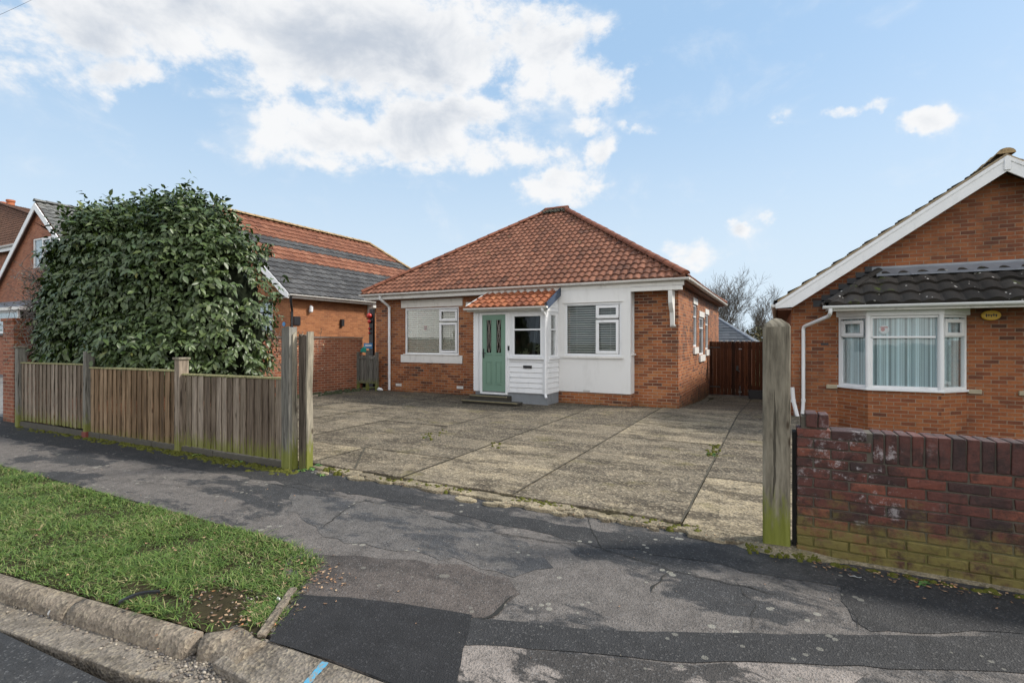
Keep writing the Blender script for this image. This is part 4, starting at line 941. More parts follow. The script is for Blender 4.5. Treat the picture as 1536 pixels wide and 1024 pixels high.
# ================================================================== RIGHT HOUSE
GZ = -.3; HY = 12.7; hx0, hx1 = .29, 7.1; gx = 3.71; hz = 5.0; ez = 2.46; ea, eb = .02, 7.42
hs = empty('gabled_bungalow', (3.7, 15, GZ), 'brick bungalow with white bargeboards and teal curtained bay window at right', 'house')
slope = (hz-ez)/(gx-ea)
b0, b1, b2, b3 = 1.16, 1.61, 2.75, 3.24; BYR = 12.2; wz0, wz1 = .70, 2.13
mb = MB(); wall_open(mb, Mx((hx0,HY,0)), hx1-hx0, GZ-.1, 2.35, .25, [(b0+.06-hx0, b3-.06-hx0, wz0, wz1),(4.12-hx0,5.5-hx0,wz0,wz1)])
zt = lambda x: hz-abs(x-gx)*slope-.16
mb.prism([(hx0,HY,2.35),(hx1,HY,2.35),(hx1,HY,zt(hx1)),(gx,HY,zt(gx)),(hx0,HY,zt(hx0))], (0,.25,0))
mb.box(hx0, hx0+.25, HY+.25, 22, GZ-.1, zt(hx0)-.02); mb.box(hx1-.25, hx1, HY+.25, 22, GZ-.1, zt(hx0)-.02); mb.box(hx0+.25, hx1-.25, 21.8, 22, GZ-.1, 2.3)
mb.build('wall', BR_RIGHT, hs)
mb = MB(); mb.box(hx0+.3, hx1-.3, HY+.3, 21.5, 2.36, 2.4); mb.box(hx0+.3, hx1-.3, 14.6, 14.7, 0, 2.35); mb.build('floor', DARKW, hs)
mb = MB(); ry0, ry1 = 12.36, 22.3
for sgn, xe in ((-1, ea), (1, eb)):
    O = Vector((xe, ry1 if sgn < 0 else ry0, ez)); E = Vector((xe, ry0 if sgn < 0 else ry1, ez)); T = Vector((gx, E.y, hz)); T0 = Vector((gx, O.y, hz))
    mb.prism([O+Vector((0,0,-.03)), E+Vector((0,0,-.03)), T+Vector((0,0,-.03)), T0+Vector((0,0,-.03))], (0,0,-.06), 1)
    face_sheet(mb, O, E, T0, T, .33, .3, .028, .05)
roof = mb.build('roof', [T_DARK, DARKW], hs)
mb = MB(); caps(mb, (gx,ry0-.02,hz+.08), (gx,ry1,hz+.10), .125, .45)
for k in range(4):   # verge tiles near the top, buff
    pass
mb.build('ridge_capping', CAPM, roof)
# verge cloak (underside edge of tiles) and mortar
mb = MB()
for sgn in (-1,1):
    xe = ea if sgn < 0 else eb
    a = Vector((xe,ry0-.015,ez+.0)); b = Vector((gx,ry0-.015,hz+.0)); mb.prism([a, b, b+Vector((0,0,.045)), a+Vector((0,0,.045))], (0,.05,0))
mb.build('verge_mortar', plain('verge_mortar', (.32,.25,.16), .9, .5, 8, bump=.8, dirt=.5), roof)
mb = MB()
for sgn in (-1,1):
    xe = ea-.04 if sgn < 0 else eb+.04; dz0 = -slope*.04
    a = Vector((xe,ry0-.05,ez+dz0-.005)); b = Vector((gx-sgn*-.0,ry0-.05,hz-.005))
    hh = .245
    a2 = Vector((xe-sgn*.25, ry0-.05, ez+dz0-.005-.0)); 
    mb.prism([a, b, b-Vector((0,0,hh+.04)), Vector((xe-sgn*.33,ry0-.05,ez+.02-.13)), Vector((xe,ry0-.05,ez-.13))], (0,.03,0))
    mb.prism([a+Vector((0,-.012,0)), b+Vector((0,-.012,0)), b+Vector((0,-.012,-.075)), a+Vector((0,-.012,-.075))], (0,.012,0))
mb.box(gx-.045, gx+.045, ry0-.075, ry0-.045, hz-.27, hz-.03)
mb.build('bargeboard', WHITE, hs, bevel=.004)
mb = MB()
for sgn in (-1,1):
    xe = ea if sgn < 0 else eb
    a = Vector((xe,ry0-.02,ez-.13)); b = Vector((gx,ry0-.02,hz-.13)); mb.prism([a, b, b+Vector((0,0,-.015)), a+Vector((0,0,-.015))], (0,HY-ry0+.0,0))
    mb.box(xe if sgn < 0 else hx1, hx0 if sgn < 0 else xe, ry0-.02, ry1, ez-.16, ez-.14)
    mb.box(xe-.012, xe+.012, ry0-.02, ry1, ez-.16, ez-.03)
mb.build('soffit', SOFFIT, hs)
mb = MB(); gutter(mb, (ea-.07,ry1,ez-.04), (ea-.07,ry0+.02,ez-.04), .055); mb.build('side_gutter', WHITED, hs)
# brick bay
mb = MB(); mb.prism([(b0,HY,GZ),(b1,BYR,GZ),(b2,BYR,GZ),(b3,HY,GZ)], (0,0,wz0-.04-GZ)); mb.build('bay_brickwork', BR_RIGHT, hs)
mb = MB(); e = .06; mb.prism([(b0-.07,HY,wz0-.04),(b1-.04,BYR-e,wz0-.04),(b2+.04,BYR-e,wz0-.04),(b3+.07,HY,wz0-.04)], (0,0,.045)); mb.build('bay_sill', WHITE, hs, bevel=.008)
BUFF = plain('buff_stone', (.36,.31,.22), .9, .3, 7, bump=.8)
for a, b in ((b0-.22,b0-.02),(b3+.02,b3+.22),(3.98,4.15)): mb = MB(); mb.box(a,b,HY-.05,HY+.05,wz0-.075,wz0+.012); mb.build('stone_sill_end', BUFF, hs, bevel=.012)
def facet(p, q, panes, nm='bay_window'):
    p, q = Vector((*p,wz0+.005)), Vector((*q,wz0+.005)); d = q-p; ang = math.atan2(d.y, d.x); return window(hs, Mx(p, ang), d.length, wz1-wz0-.005, panes(d.length), 'curtain', fw=.05, depth=.08)
H = wz1-wz0-.005
sidep = lambda L: [(.09,L-.10,.06,H*.66,0),(.10,L-.11,H*.66+.10,H-.10,1)]
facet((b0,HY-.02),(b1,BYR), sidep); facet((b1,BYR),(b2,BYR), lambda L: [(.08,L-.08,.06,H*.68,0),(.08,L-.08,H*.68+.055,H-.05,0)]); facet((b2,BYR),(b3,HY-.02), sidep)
mb = MB(); 
for x in (b1,b2): mb = MB(); mb.tube([(x,BYR-.005,wz0+.005),(x,BYR-.005,wz1)], .045, 10); mb.build('bay_corner_post', WHITE, hs)
x = fx(1327,BYR); z = fz(1327,494,BYR)
mb = MB(); mb.tube([(x,BYR+.07,z),(x,BYR+.064,z)], .085, 20); o = mb.build('window_sticker', plain('pale_sticker', (.7,.72,.74), .5), hs)
mb = MB(); mb.tube([(x-.02,BYR+.063,z-.0),(x-.02,BYR+.060,z-.0)], .035, 14); mb.box(x-.06,x+.06,BYR+.06,BYR+.063,z+.03,z+.055); mb.build('sticker_mark', plain('pale_red', (.5,.2,.2), .6), o)
mb = MB(); e = .05; mb.prism([(b0-.04,HY,wz1),(b1-.03,BYR-e,wz1),(b2+.03,BYR-e,wz1),(b3+.06,HY,wz1)], (0,0,.15)); mb.build('bay_header', WHITE, hs, bevel=.006)
window(hs, Mx((4.12,HY+.03,wz0)), 1.38, wz1-wz0, [(.06,.66,.06,1.36,0),(.72,1.3,.06,1.36,0)], 'curtain')
# bay roof
gy = 11.9; gz0 = 2.36; tz = 3.03; gxl, gxr = .92, 6.3; txl = 1.84
a = Vector((gxl,gy,gz0)); b = Vector((gxr,gy,gz0)); ta = Vector((txl,HY,tz)); tb = Vector((gxr,HY,tz)); wl = Vector((gxl,HY,gz0))
mb = MB(); mb.prism([a-Vector((0,0,.03)),b-Vector((0,0,.03)),b+Vector((0,.8,-.03)),wl-Vector((0,0,.03))], (0,0,-.03), 1)
mb.poly([a,b,tb,ta], 1); mb.poly([wl,a,ta], 1)
face_sheet(mb, a, b, ta, tb, .31, .3, .045, .06); face_sheet(mb, wl, a, ta, ta, .31, .3, .045, .06)
br = mb.build('bay_roof', [T_DARK, DARKW], hs)
mb = MB(); caps(mb, a+Vector((0,0,.06)), ta+Vector((0,-.04,.06)), .09, .3); mb.build('hip_capping', T_DARK, br)
mb = MB(); n = 16
for k in range(9):
    x0 = txl-.05+k*.55; mb.prism([(x0,HY-.24,tz-.18+.085),(x0+.56,HY-.24,tz-.182+.085),(x0+.56,HY-.006,tz+.075),(x0,HY-.006,tz+.075)], (0,0,.008+.003*(k % 2))); 
mb.box(txl-.1, gxr, HY-.012, HY, tz+.03, tz+.12); mb.build('lead_flashing', LEAD, br, bevel=.003)
mb = MB()
for k in range(7):   # stepped flashing up the left side
    f = k/6; x = gxl+(txl-gxl)*f; z = gz0+(tz-gz0)*f; mb.box(x-.22, x+.06, HY-.008, HY, z+.0, z+.14)
mb.build('stepped_flashing', plain('dark_lead', (.05,.052,.058), .6, .3, 8), br)
mb = MB(); gutter(mb, (gxl-.1,gy-.03,gz0-.03), (gxr,gy-.03,gz0-.03), .06); mb.build('gutter', WHITE, hs)
mb = MB(); mb.box(gxl, gxr, gy+.03, gy+.05, gz0-.13, gz0-.02); mb.box(gxl, gxr, gy+.05, HY, gz0-.10, gz0-.085); mb.build('fascia', WHITED, hs)
mb = MB(); xw = fx(1205,HY-.06); xg = gxl+.03
pipe(mb, [(xg,gy-.03,gz0-.07),(xg,gy-.03,gz0-.17),(xg-.02,gy+.1,gz0-.23),(xw,HY-.06,fz(1205,490,HY-.06)),(xw,HY-.06,fz(1205,600,HY-.06)),(xw-.03,HY-.08,-.2)], .036, clips=[(xw,HY-.06,fz(1205,600,HY-.06))])
mb.build('downpipe', WHITE, hs)
mb = MB(); xs = fx(1190,HY-.1); pipe(mb, [(xs-.02,HY-.1,fz(1185,580,HY)),(xs+.0,HY-.1,fz(1190,600,HY)),(xs+.10,HY-.12,-.1)], .042, clips=[(xs,HY-.1,fz(1190,600,HY))]); mb.build('waste_pipe', WHITE, hs)
x, z = fx(1485.5,HY), fz(1485.5,473,HY); mb = MB(); P = [(x+.145*math.cos(i*.314)*1.0, HY-.001, z+.095*math.sin(i*.314)) for i in range(20)]; mb.prism(P, (0,-.055,0)); al = mb.build('alarm_box', YELP, hs, bevel=.015)
mb = MB(); mb.box(x-.085,x+.085,HY-.0585,HY-.056,z-.004,z+.008)
for k in range(5): mb.box(x-.08+k*.035,x-.063+k*.035,HY-.0585,HY-.056,z-.03+.012*(k % 2),z+.03-.01*(k % 3))
mb.build('alarm_mark', DARK, al)
mb = MB(); x = fx(1237,HY); z = fz(1237,516,HY); mb.box(x-.07,x+.07,HY-.006,HY+.01,z-.025,z+.025); mb.build('air_brick', DARK, hs)
# ================================================================== STRIPED ROOF HOUSE (left neighbour)
sh = empty('striped_roof_house', (-19.7, 17, 0), 'orange brick house with grey and orange striped tile roof', 'house')
X1, X0 = -15.75, -23.6; SY0, SY1 = 12.7, 24.6; sez = 3.33; srz = 6.85; sxr = -19.7; se1 = -15.4; se0 = -24.0
mb = MB(); wn = (fx(384,SY0), fx(409,SY0), fz(400,497,SY0), fz(400,452,SY0))
wall_open(mb, Mx((X0,SY0,0)), X1-X0, 0, 3.2, .25, [(wn[0]-X0, wn[1]-X0, wn[2], wn[3])])
ss = (srz-sez)/(se1-sxr); zt2 = lambda x: srz-abs(x-sxr)*ss-.12
mb.prism([(X0,SY0,3.2),(X1,SY0,3.2),(sxr,SY0,zt2(sxr))], (0,.25,0))
mb.box(X1-.25, X1, SY0+.25, SY1, 0, 3.2); mb.box(X0, X0+.25, SY0+.25, SY1, 0, 3.2); mb.box(X0+.25, X1-.25, SY1-.25, SY1, 0, 3.2)
mb.build('wall', BR_LEFT, sh)
mb = MB(); mb.box(X0+.3,X1-.3,SY0+.3,SY1-.3,2.9,2.95); mb.box(X0+.3,X1-.3,15,15.1,0,2.9); mb.build('floor', DARKW, sh)
mb = MB(); y0, y1 = 12.35, 25.0; hipY = 21.0
e1a, e1b = Vector((se1,y0,sez)), Vector((se1,y1,sez)); Ta, Tb = Vector((sxr,y0,srz)), Vector((sxr,hipY,srz)); e0a, e0b = Vector((se0,y0,sez)), Vector((se0,y1,sez))
for f in ((e1a,e1b,Tb,Ta),(e1b,e0b,Tb),(e0b,e0a,Ta,Tb)): mb.poly([p-Vector((0,0,.04)) for p in f], 1)
mb.poly([p-Vector((0,0,.1)) for p in (e1a,e0a,e0b,e1b)], 1)
face_sheet(mb, e1a, e1b, Ta, Tb, .34, .3, .03, .04); face_sheet(mb, e0b, e0a, Tb, Ta, .34, .3, .03, .04); face_sheet(mb, e1b, e0b, Tb, Tb, .34, .3, .03, .04)
roof = mb.build('roof', [T_STRIPE, DARKW], sh)
mb = MB(); u = Vector((0,0,.08)); caps(mb, Ta+u, Tb+u, .13); caps(mb, e1b+u, Tb+u, .13); mb.build('ridge_capping', CAPM, roof)
mb = MB(); mb.box(se1-.03, se1, y0, y1, sez-.16, sez-.03); gutter(mb, (se1+.06,y0,sez-.04), (se1+.06,y1,sez-.04), .055); mb.box(X1, se1-.03, y0, y1, sez-.16, sez-.14); mb.build('fascia', WHITED, sh)
mb = MB()
for xe in (se1+.02, se0-.02):
    a = Vector((xe,y0-.03,sez-.01)); b = Vector((sxr,y0-.03,srz-.02)); mb.prism([a,b,b-Vector((0,0,.3)),a-Vector((.35 if xe > sxr else -.35,0,.0))-Vector((0,0,.02)), a-Vector((0,0,.18))], (0,.03,0))
mb.build('bargeboard', WHITE, sh)
w = wn[1]-wn[0]; h = wn[3]-wn[2]
window(sh, Mx((wn[0],SY0+.05,wn[2])), w, h, [(.06,w-.06,.06,h*.6,0),(.06,w-.06,h*.6+.06,h-.06,0)], 'slats', mat=DARK, bl_mat=BLINDW, slat=.08)
mb = MB(); mb.box(wn[0]-.1,wn[1]+.12,SY0-.08,SY0+.04,wn[2]-.08,wn[2]-.005); mb.build('window_sill', STONE, sh)
mb = MB(); pipe(mb, [(se1+.03,y0+.1,sez-.08),(se1+.0,y0+.1,sez-.25),(X1+.06,SY0+.05,sez-.6),(X1+.06,SY0+.05,.1)], .04); mb.build('downpipe', DARK, sh)
def sp_(px, py): r = ray(px, py); t = X1/r[0]; return r[1]*t, CAMH+r[2]*t
y, z = sp_(464,463); mb = MB(); mb.tube([(X1+.02,y,z-.12),(X1+.09,y,z-.09),(X1+.1,y,z+.06),(X1+.06,y,z+.12)], [.05,.075,.07,.03], 10); mb.build('wall_lamp', WHITE, sh)
y, z = sp_(445,481); mb = MB(); mb.box(X1,X1+.04,y-.14,y+.14,z-.16,z+.16); mb.build('wall_vent', DARK, sh)
y, z = sp_(512,484); mb = MB(); mb.box(X1,X1+.1,y-.07,y+.07,z-.14,z+.14); mb.build('wall_vent', DARK, sh)
x, z = fx(426,SY0), fz(426,486,SY0); mb = MB(); mb.tube([(x,SY0,z),(x,SY0-.015,z)], .08, 14); mb.build('blue_plaque', BLUEP, sh)
y, z = sp_(551,462); mb = MB(); P = [(0,.0),(.34,0),(.34,-.12),(.22,-.2),(.18,-.34),(.1,-.42),(.08,-.56),(0,-.56)]
mb.prism([(X1+a_,y,sez-.16+b_) for a_, b_ in P], (0,.2,0)); mb.build('corbel', WHITED, sh, bevel=.01)
# black strip added for the dark gap between houses, with red ornaments
gp = W(557, 510, 13.6); mb = MB(); mb.box(gp.x-.09, gp.x+.09, 13.58, 13.68, 0, 2.75); post = mb.build('dark_gap_strip', DARK)
tag(post, 'narrow black strip added for the dark gap between the two houses, hung with red ornaments', 'post')
mb = MB(); mb.tube([(gp.x-.03,13.53,1.85),(gp.x-.03,13.53,2.7)], .006, 5); cord = mb.build('hanging_ornament', REDP); tag(cord, 'string of red ornaments hanging on the black strip in the gap', 'ornament')
for (dz, r_) in ((2.5,.10),(2.3,.07),(2.05,.045),(1.9,.04)):
    mb = MB(); c = Vector((gp.x-.03,13.53,dz)); mb.tube([c-Vector((0,0,r_)),c-Vector((0,0,r_*.5)),c,c+Vector((0,0,r_*.6)),c+Vector((0,0,r_))], [r_*.2,r_*.8,r_,r_*.8,r_*.1], 10); mb.build('bauble', REDP, cord, smooth=True)
# ================================================================== FAR LEFT GABLED HOUSE
fh = empty('gable_front_house', (-31.8, 14, .2), 'two storey brick gabled house with white bargeboards behind the left shrub', 'house')
FY = 11.0; gp_ = W(47,302,FY); sl_ = .79; ax, az_ = gp_.x, gp_.z
x0, x1 = ax-5.2, ax+5.0
up_ = (fx(37,FY), fx(77,FY), fz(57,399,FY), fz(57,353,FY))
mb = MB(); wall_open(mb, Mx((x0,FY+.3,0)), x1-x0, -.2, 3.5, .25, [])
zz = lambda x: az_-abs(x-ax)*sl_-.25
# gable with a window opening: pieces
def gpiece(xa, xb, za, zb=None):
    if zb is None: 
        pts = [(xa,FY+.3,za),(xb,FY+.3,za),(xb,FY+.3,zz(xb))]
        if xa < ax < xb: pts.append((ax,FY+.3,zz(ax)))
        pts.append((xa,FY+.3,zz(xa)))
    else: pts = [(xa,FY+.3,za),(xb,FY+.3,za),(xb,FY+.3,zb),(xa,FY+.3,zb)]
    mb.prism(pts, (0,.25,0))
gpiece(x0+.1, up_[0], 3.5); gpiece(up_[1], x1-.1, 3.5); gpiece(up_[0], up_[1], 3.5, up_[2]); gpiece(up_[0], up_[1], up_[3])
mb.box(x0, x0+.25, FY+.55, 22, -.2, 3.5); mb.box(x1-.25, x1, FY+.55, 22, -.2, 3.5)
mb.build('wall', BR_FAR, fh)
mb = MB(); mb.box(x0+.3, x1-.3, FY+1.3, FY+1.4, 0, 7); mb.build('partition', DARKW, fh)
mb = MB()
for s_ in (-1,1):
    xe = x0-.3 if s_ < 0 else x1+.3; ze = az_-abs(xe-ax)*sl_
    O = Vector((xe, 22 if s_ < 0 else FY+.16, ze)); E = Vector((xe, FY+.16 if s_ < 0 else 22, ze)); T0 = Vector((ax,O.y,az_)); T = Vector((ax,E.y,az_))
    mb.prism([p-Vector((0,0,.04)) for p in (O,E,T,T0)], (0,0,-.06), 1); face_sheet(mb, O, E, T0, T, .34, .3, .045, .045)
roof = mb.build('roof', [T_GREY, SOFFIT], fh)
mb = MB(); caps(mb, (ax,FY+.1,az_+.08), (ax,22,az_+.08), .15); mb.build('ridge_capping', T_GREY, roof)
mb = MB()
for s_ in (-1,1):
    xe = x0-.3 if s_ < 0 else x1+.3; ze = az_-abs(xe-ax)*sl_
    a = Vector((xe,FY+.10,ze-.03)); b = Vector((ax,FY+.10,az_-.03)); mb.prism([a,b,b-Vector((0,0,.34)),a-Vector((0,0,.3))], (0,.04,0))
mb.build('bargeboard', WHITE, fh)
w = up_[1]-up_[0]; h = up_[3]-up_[2]
window(fh, Mx((up_[0],FY+.33,up_[2])), w, h, [(.08,w*.3,.08,h-.08,0),(w*.36,w*.66,.1,h*.6,1),(w*.36,w*.66,h*.68,h-.1,1),(w*.72,w-.08,.08,h-.08,0)], 'curtain', bl_mat=NET, fw=.08)
mb = MB(); ly = FY-.7; gl = (fx(-60,ly), fx(27,ly), fz(12,500,ly), fz(12,466,ly))
mb.box(gl[0]-.1, gl[1]+.2, ly+.05, FY+.3, -.2, gl[2]-.03); mb.build('bay_brickwork', BR_FAR, fh)
w = gl[1]-gl[0]; h = gl[3]-gl[2]; window(fh, Mx((gl[0],ly,gl[2])), w, h, [(.1,w*.3,.1,h-.1,0),(w*.34,w*.62,.1,h-.1,0),(w*.66,w-.1,.1,h-.1,0)], 'curtain', bl_mat=NET, fw=.09)
mb = MB(); mb.prism([(gl[0]-.3,ly-.25,gl[3]),(gl[1]+.9,ly-.25,gl[3]),(gl[1]+.9,FY+.3,gl[3]),(gl[0]-.3,FY+.3,gl[3])], (0,0,.14)); mb.build('bay_fascia', WHITED, fh)
mb = MB(); mb.prism([(gl[0]-.3,ly-.25,gl[3]+.14),(gl[0]-.3,FY+.3,gl[3]+.14),(gl[0]-.3,FY+.3,gl[3]+.6)], (gl[1]+1.2-gl[0],0,0)); mb.build('bay_roof', plain('grey_lead_roof', (.14,.15,.17), .6, .3), fh)
mb = MB(); mb.box(gl[0]-.2, gl[1]+.25, ly-.1, ly+.06, gl[2]-.1, gl[2]-.01); mb.build('window_sill', STONE, fh)
# brown roofed house further left with pots
bh = empty('brown_roofed_house', (-44, 16, 0), 'brown tiled house with two orange chimney pots at the far left', 'house')
Tr = W(-6,304,18.0); Tl = Tr+Vector((-5,0,0)); ze = fz(4,370,13.0); zb_ = ze; cr = W(118,372,13.0).x
mb = MB(); e = [Vector((Tr.x-12,13,ze)), Vector((cr,13,ze)), Vector((cr,23,ze)), Vector((Tr.x-12,23,ze))]
mb.box(Tr.x-11.5, cr-.4, 13.4, 22.6, 0, ze-.05); mb.build('wall', BR_FAR, bh)
mb = MB()
for f in ((e[0],e[1],Tr,Tl),(e[1],e[2],Tr),(e[2],e[3],Tl,Tr),(e[3],e[0],Tl)): mb.poly([p-Vector((0,0,.03)) for p in f], 1)
mb.poly(e[::-1], 1); face_sheet(mb, e[0], e[1], Tl, Tr, .33, .24, .06, .06); face_sheet(mb, e[1], e[2], Tr, Tr, .33, .24, .06, .06)
roof = mb.build('roof', [T_BROWN, SOFFIT], bh)
mb = MB(); caps(mb, e[1]+Vector((0,0,.1)), Tr+Vector((0,0,.1)), .14); mb.build('hip_capping', T_BROWN, roof)
mb = MB(); gutter(mb, e[0]+Vector((0,-.06,0)), e[1]+Vector((0,-.06,0)), .09); mb.box(e[0].x, e[1].x, 13.02, 13.05, ze-.3, ze-.05); mb.build('gutter', WHITE, bh)
ca, cb = W(5,316,18.6), W(16,318,18.6)
mb = MB(); mb.box(ca.x-.5, cb.x+.5, 18.2, 19.0, ze, ca.z); chm = mb.build('chimney', BR_FAR, roof)
for c_ in (ca, cb):
    mb = MB(); mb.tube([(c_.x,18.6,ca.z),(c_.x,18.6,ca.z+.55),(c_.x,18.6,ca.z+.57),(c_.x,18.6,ca.z+.72)], [.30,.25,.31,.30], 14); mb.build('chimney_pot', plain('terracotta', (.36,.11,.045), .8, .2), chm)
# ================================================================== GARDEN WALL (left), slab coping, pier
gw = empty('garden_wall', (-12.6, 8.5, 0), 'red brick garden wall with dark slab coping and end pier left of the driveway', 'wall')
pA, pB = Vector((-13.5,4.72,0)), Vector((-12.15,12.62,0)); d = (pB-pA).normalized(); s_ = Vector((d.y,-d.x,0)); L = (pB-pA).length
ang = math.atan2(d.y, d.x); Mg = Mx(pA, ang)
mb = MB(); mb.box(0, L, 0, .22, -.1, 1.70, M=Mg); mb.build('wall', BR_GARDEN, gw)
mb = MB(); k = 0
while k < L-.1:
    l = random.uniform(.55,.95); mb.box(k, min(L, k+l-.012), -.05+random.uniform(-.01,.01), .28, 1.70+.012, 1.745+random.uniform(0,.012), M=Mg); k += l
mb.build('coping', STONE, gw, bevel=.006)
mb = MB(); pa = G(14,622).x; mb.box(-14.0,-13.5,4.4,4.82,-.1,2.03); mb.box(-14.03,-13.47,4.37,4.85,2.03,2.09); mb.build('pier', BR_GARDEN, gw)
# planting strip along it
mb = MB(); e0 = G(466,597,.03); e1_ = G(534,581,.03)
mb.prism([(e0.x,e0.y,.03),(e1_.x,e1_.y,.03),(e1_.x-.08,e1_.y,.03),(e0.x-.08,e0.y,.03)], (0,0,.055)); tag(mb.build('garden_edging', KERB, bevel=.008), kind='structure')
sp = [(-12.05+random.uniform(-.12,.35)-(12.3-y)*.14*0, y, random.uniform(.04,.1), random.uniform(.06,.12)) for y in np.linspace(8.5,12.3,150)]
mosslumps('ground_cover', sp, 'low dark weeds growing at the foot of the garden wall', plain('dark_weeds', (.04,.05,.02), .95, .6, 12))
# picket gate + teal & blue things
pg = empty('picket_gate', (-11.85, 12.2, 0), 'small weathered wooden side gate between the garden wall and the bungalow', 'gate')
GYp = 12.45; a, b = fx(536,GYp), fx(564,GYp-.1); z1 = fz(550,528,GYp)
for k, x in enumerate((a, (a+b)/2-.04, b-.09)):
    mb = MB(); mb.box(x, x+.085, GYp-.05, GYp+.03, .02, z1+(.06 if k == 1 else 0), r=random.random()); mb.build('stile', POSTG, pg, bevel=.006)
mb = MB(); mb.box(a, b, GYp-.015, GYp+.01, z1-.22, z1-.15); mb.box(a, b, GYp-.015, GYp+.01, .25, .33); mb.build('rail', POSTG, pg)
mb = MB(); x = a+.1
while x < b-.12: mb.box(x, x+.05, GYp+.012, GYp+.03, .25, z1-.1, r=random.random()); x += .066
mb.build('picket', POSTG, pg)
mb = MB(); x = fx(545,GYp-.06); z = fz(545,524,GYp); mb.prism([(x-.13,GYp-.08,z-.09),(x+.10,GYp-.08,z-.10),(x+.12,GYp-.08,z+.04),(x+.03,GYp-.08,z+.11),(x-.10,GYp-.08,z+.02)], (0,.05,0)); tag(mb.build('teal_bag', TEALP, bevel=.02), 'small teal bag hung on the side gate', 'bag')
y, z = sp_(551,518); mb = MB(); x = fx(552,12.9); z = fz(552,519,12.9); mb.box(x-.19,x+.19,12.9,12.92,z-.08,z+.10); o = mb.build('blue_sign', BLUEP); tag(o, 'small blue and white sign beside the side gate', 'sign')
mb = MB(); mb.box(x-.12,x+.16,12.893,12.9,z-.01,z+.05); mb.build('sign_panel', WHITE, o)
mb = MB(); x = fx(571,YF-.2); z = .06; mb.tube([(x-.1,YF-.25,.07),(x-.04,YF-.25,.09),(x+.03,YF-.22,.08),(x+.09,YF-.2,.06)], [.02,.055,.05,.02], 8); tag(mb.build('litter_bag', WHITE, smooth=True), 'small white bag lying at the foot of the downpipe', 'litter')
# ================================================================== SIDE GATES
dg = empty('driveway_gate', (-.9, 18.85, -.3), 'dark stained double timber gate across the side passage', 'gate')
ga, gb = XR+.02, .28; gm = fx(1110,18.8); gt = 1.60; gbz = -.27
for (a, b) in ((ga, gm-.006), (gm+.006, gb)):
    mb = MB(); x = a
    while x < b-.02:
        e_ = min(b, x+.118); mb.box(x+.002, e_-.002, 18.8+random.uniform(-.002,.002), 18.822, gbz+.05, gt+random.uniform(-.004,.004), r=random.random()); x = e_
    lf = mb.build('gate_leaf', GATEW, dg, bevel=.003)
    mb = MB(); mb.box(a+.01, b-.01, 18.823, 18.87, gt-.25, gt-.12); mb.build('gate_rail', GATEW, lf); mb = MB(); mb.box(a+.01, b-.01, 18.823, 18.87, .0, .12); mb.build('gate_rail', GATEW, lf)
    for z in (gt-.2, .05): mb = MB(); mb.box(a+.03 if a < gm-.1 and b < gm+.1 else b-.35, a+.35 if b < gm+.1 else b-.03, 18.79, 18.799, z-.02, z+.02); mb.build('hinge', DARK, lf)
mb = MB(); x = gm; mb.box(x-.12,x-.05,18.76,18.79,.62,.78); mb.tube([(x-.05,18.77,.62),(x+.0,18.77,.58)], .018, 8); mb.build('latch', DARK, dg)
mb = MB()
for z in (-.1,1.35): 
    for dx in (-.02,.03): mb.tube([(x+dx,18.79,z),(x+dx,18.775,z)], .02, 8)
mb.tube([(x,18.78,-.25),(x,18.78,.1)], .015, 8); mb.build('bolt', STEEL, dg)
mb = MB(); x = fx(1133,18.5); mb.box(x-.2,.25,18.4,18.7,-.30,-.02); mb.box(x-.21,.26,18.39,18.71,-.02,.0); tag(mb.build('black_crate', DARK, bevel=.02), 'black box on the ground at the foot of the timber gate', 'box')
mb = MB(); mb.box(.24,.29,18.7,18.95,-.4,1.65); mb.build('gate_post', GATEW, dg)
# slate outbuilding
gr = empty('slate_roofed_outbuilding', (-3.8, 26, -.4), 'low outbuilding with grey slate hipped roof behind the timber gate', 'building')
a, b, c_, d_ = Vector((-6.6,23.5,1.6)), Vector((-.8,23.5,1.6)), Vector((-.8,29.4,1.6)), Vector((-6.6,29.4,1.6)); tp = Vector((-3.7,26.45,3.55))
mb = MB(); mb.box(-6.4,-1.0,23.7,29.2,-.4,1.58); mb.build('wall', BR_FAR, gr)
mb = MB()
for f in ((a,b,tp),(b,c_,tp),(c_,d_,tp),(d_,a,tp)): mb.poly([p-Vector((0,0,.02)) for p in f], 1)
mb.poly([d_,c_,b,a], 1); face_sheet(mb, a, b, tp, tp, .22, .3, .004, .014); face_sheet(mb, b, c_, tp, tp, .22, .3, .004, .014)
rf = mb.build('roof', [T_SLATE, DARKW], gr)
mb = MB(); caps(mb, b+Vector((0,0,.02)), tp+Vector((0,0,.02)), .07, .4); mb.build('hip_capping', LEAD, rf)
mb = MB(); gutter(mb, (-6.6,23.44,1.58), (-.75,23.44,1.58), .055)
for k in range(7): mb.box(-2.1+k*.22-.05,-2.1+k*.22+.04,23.42,23.5,1.6,1.63)
mb.build('gutter', WHITED, gr)
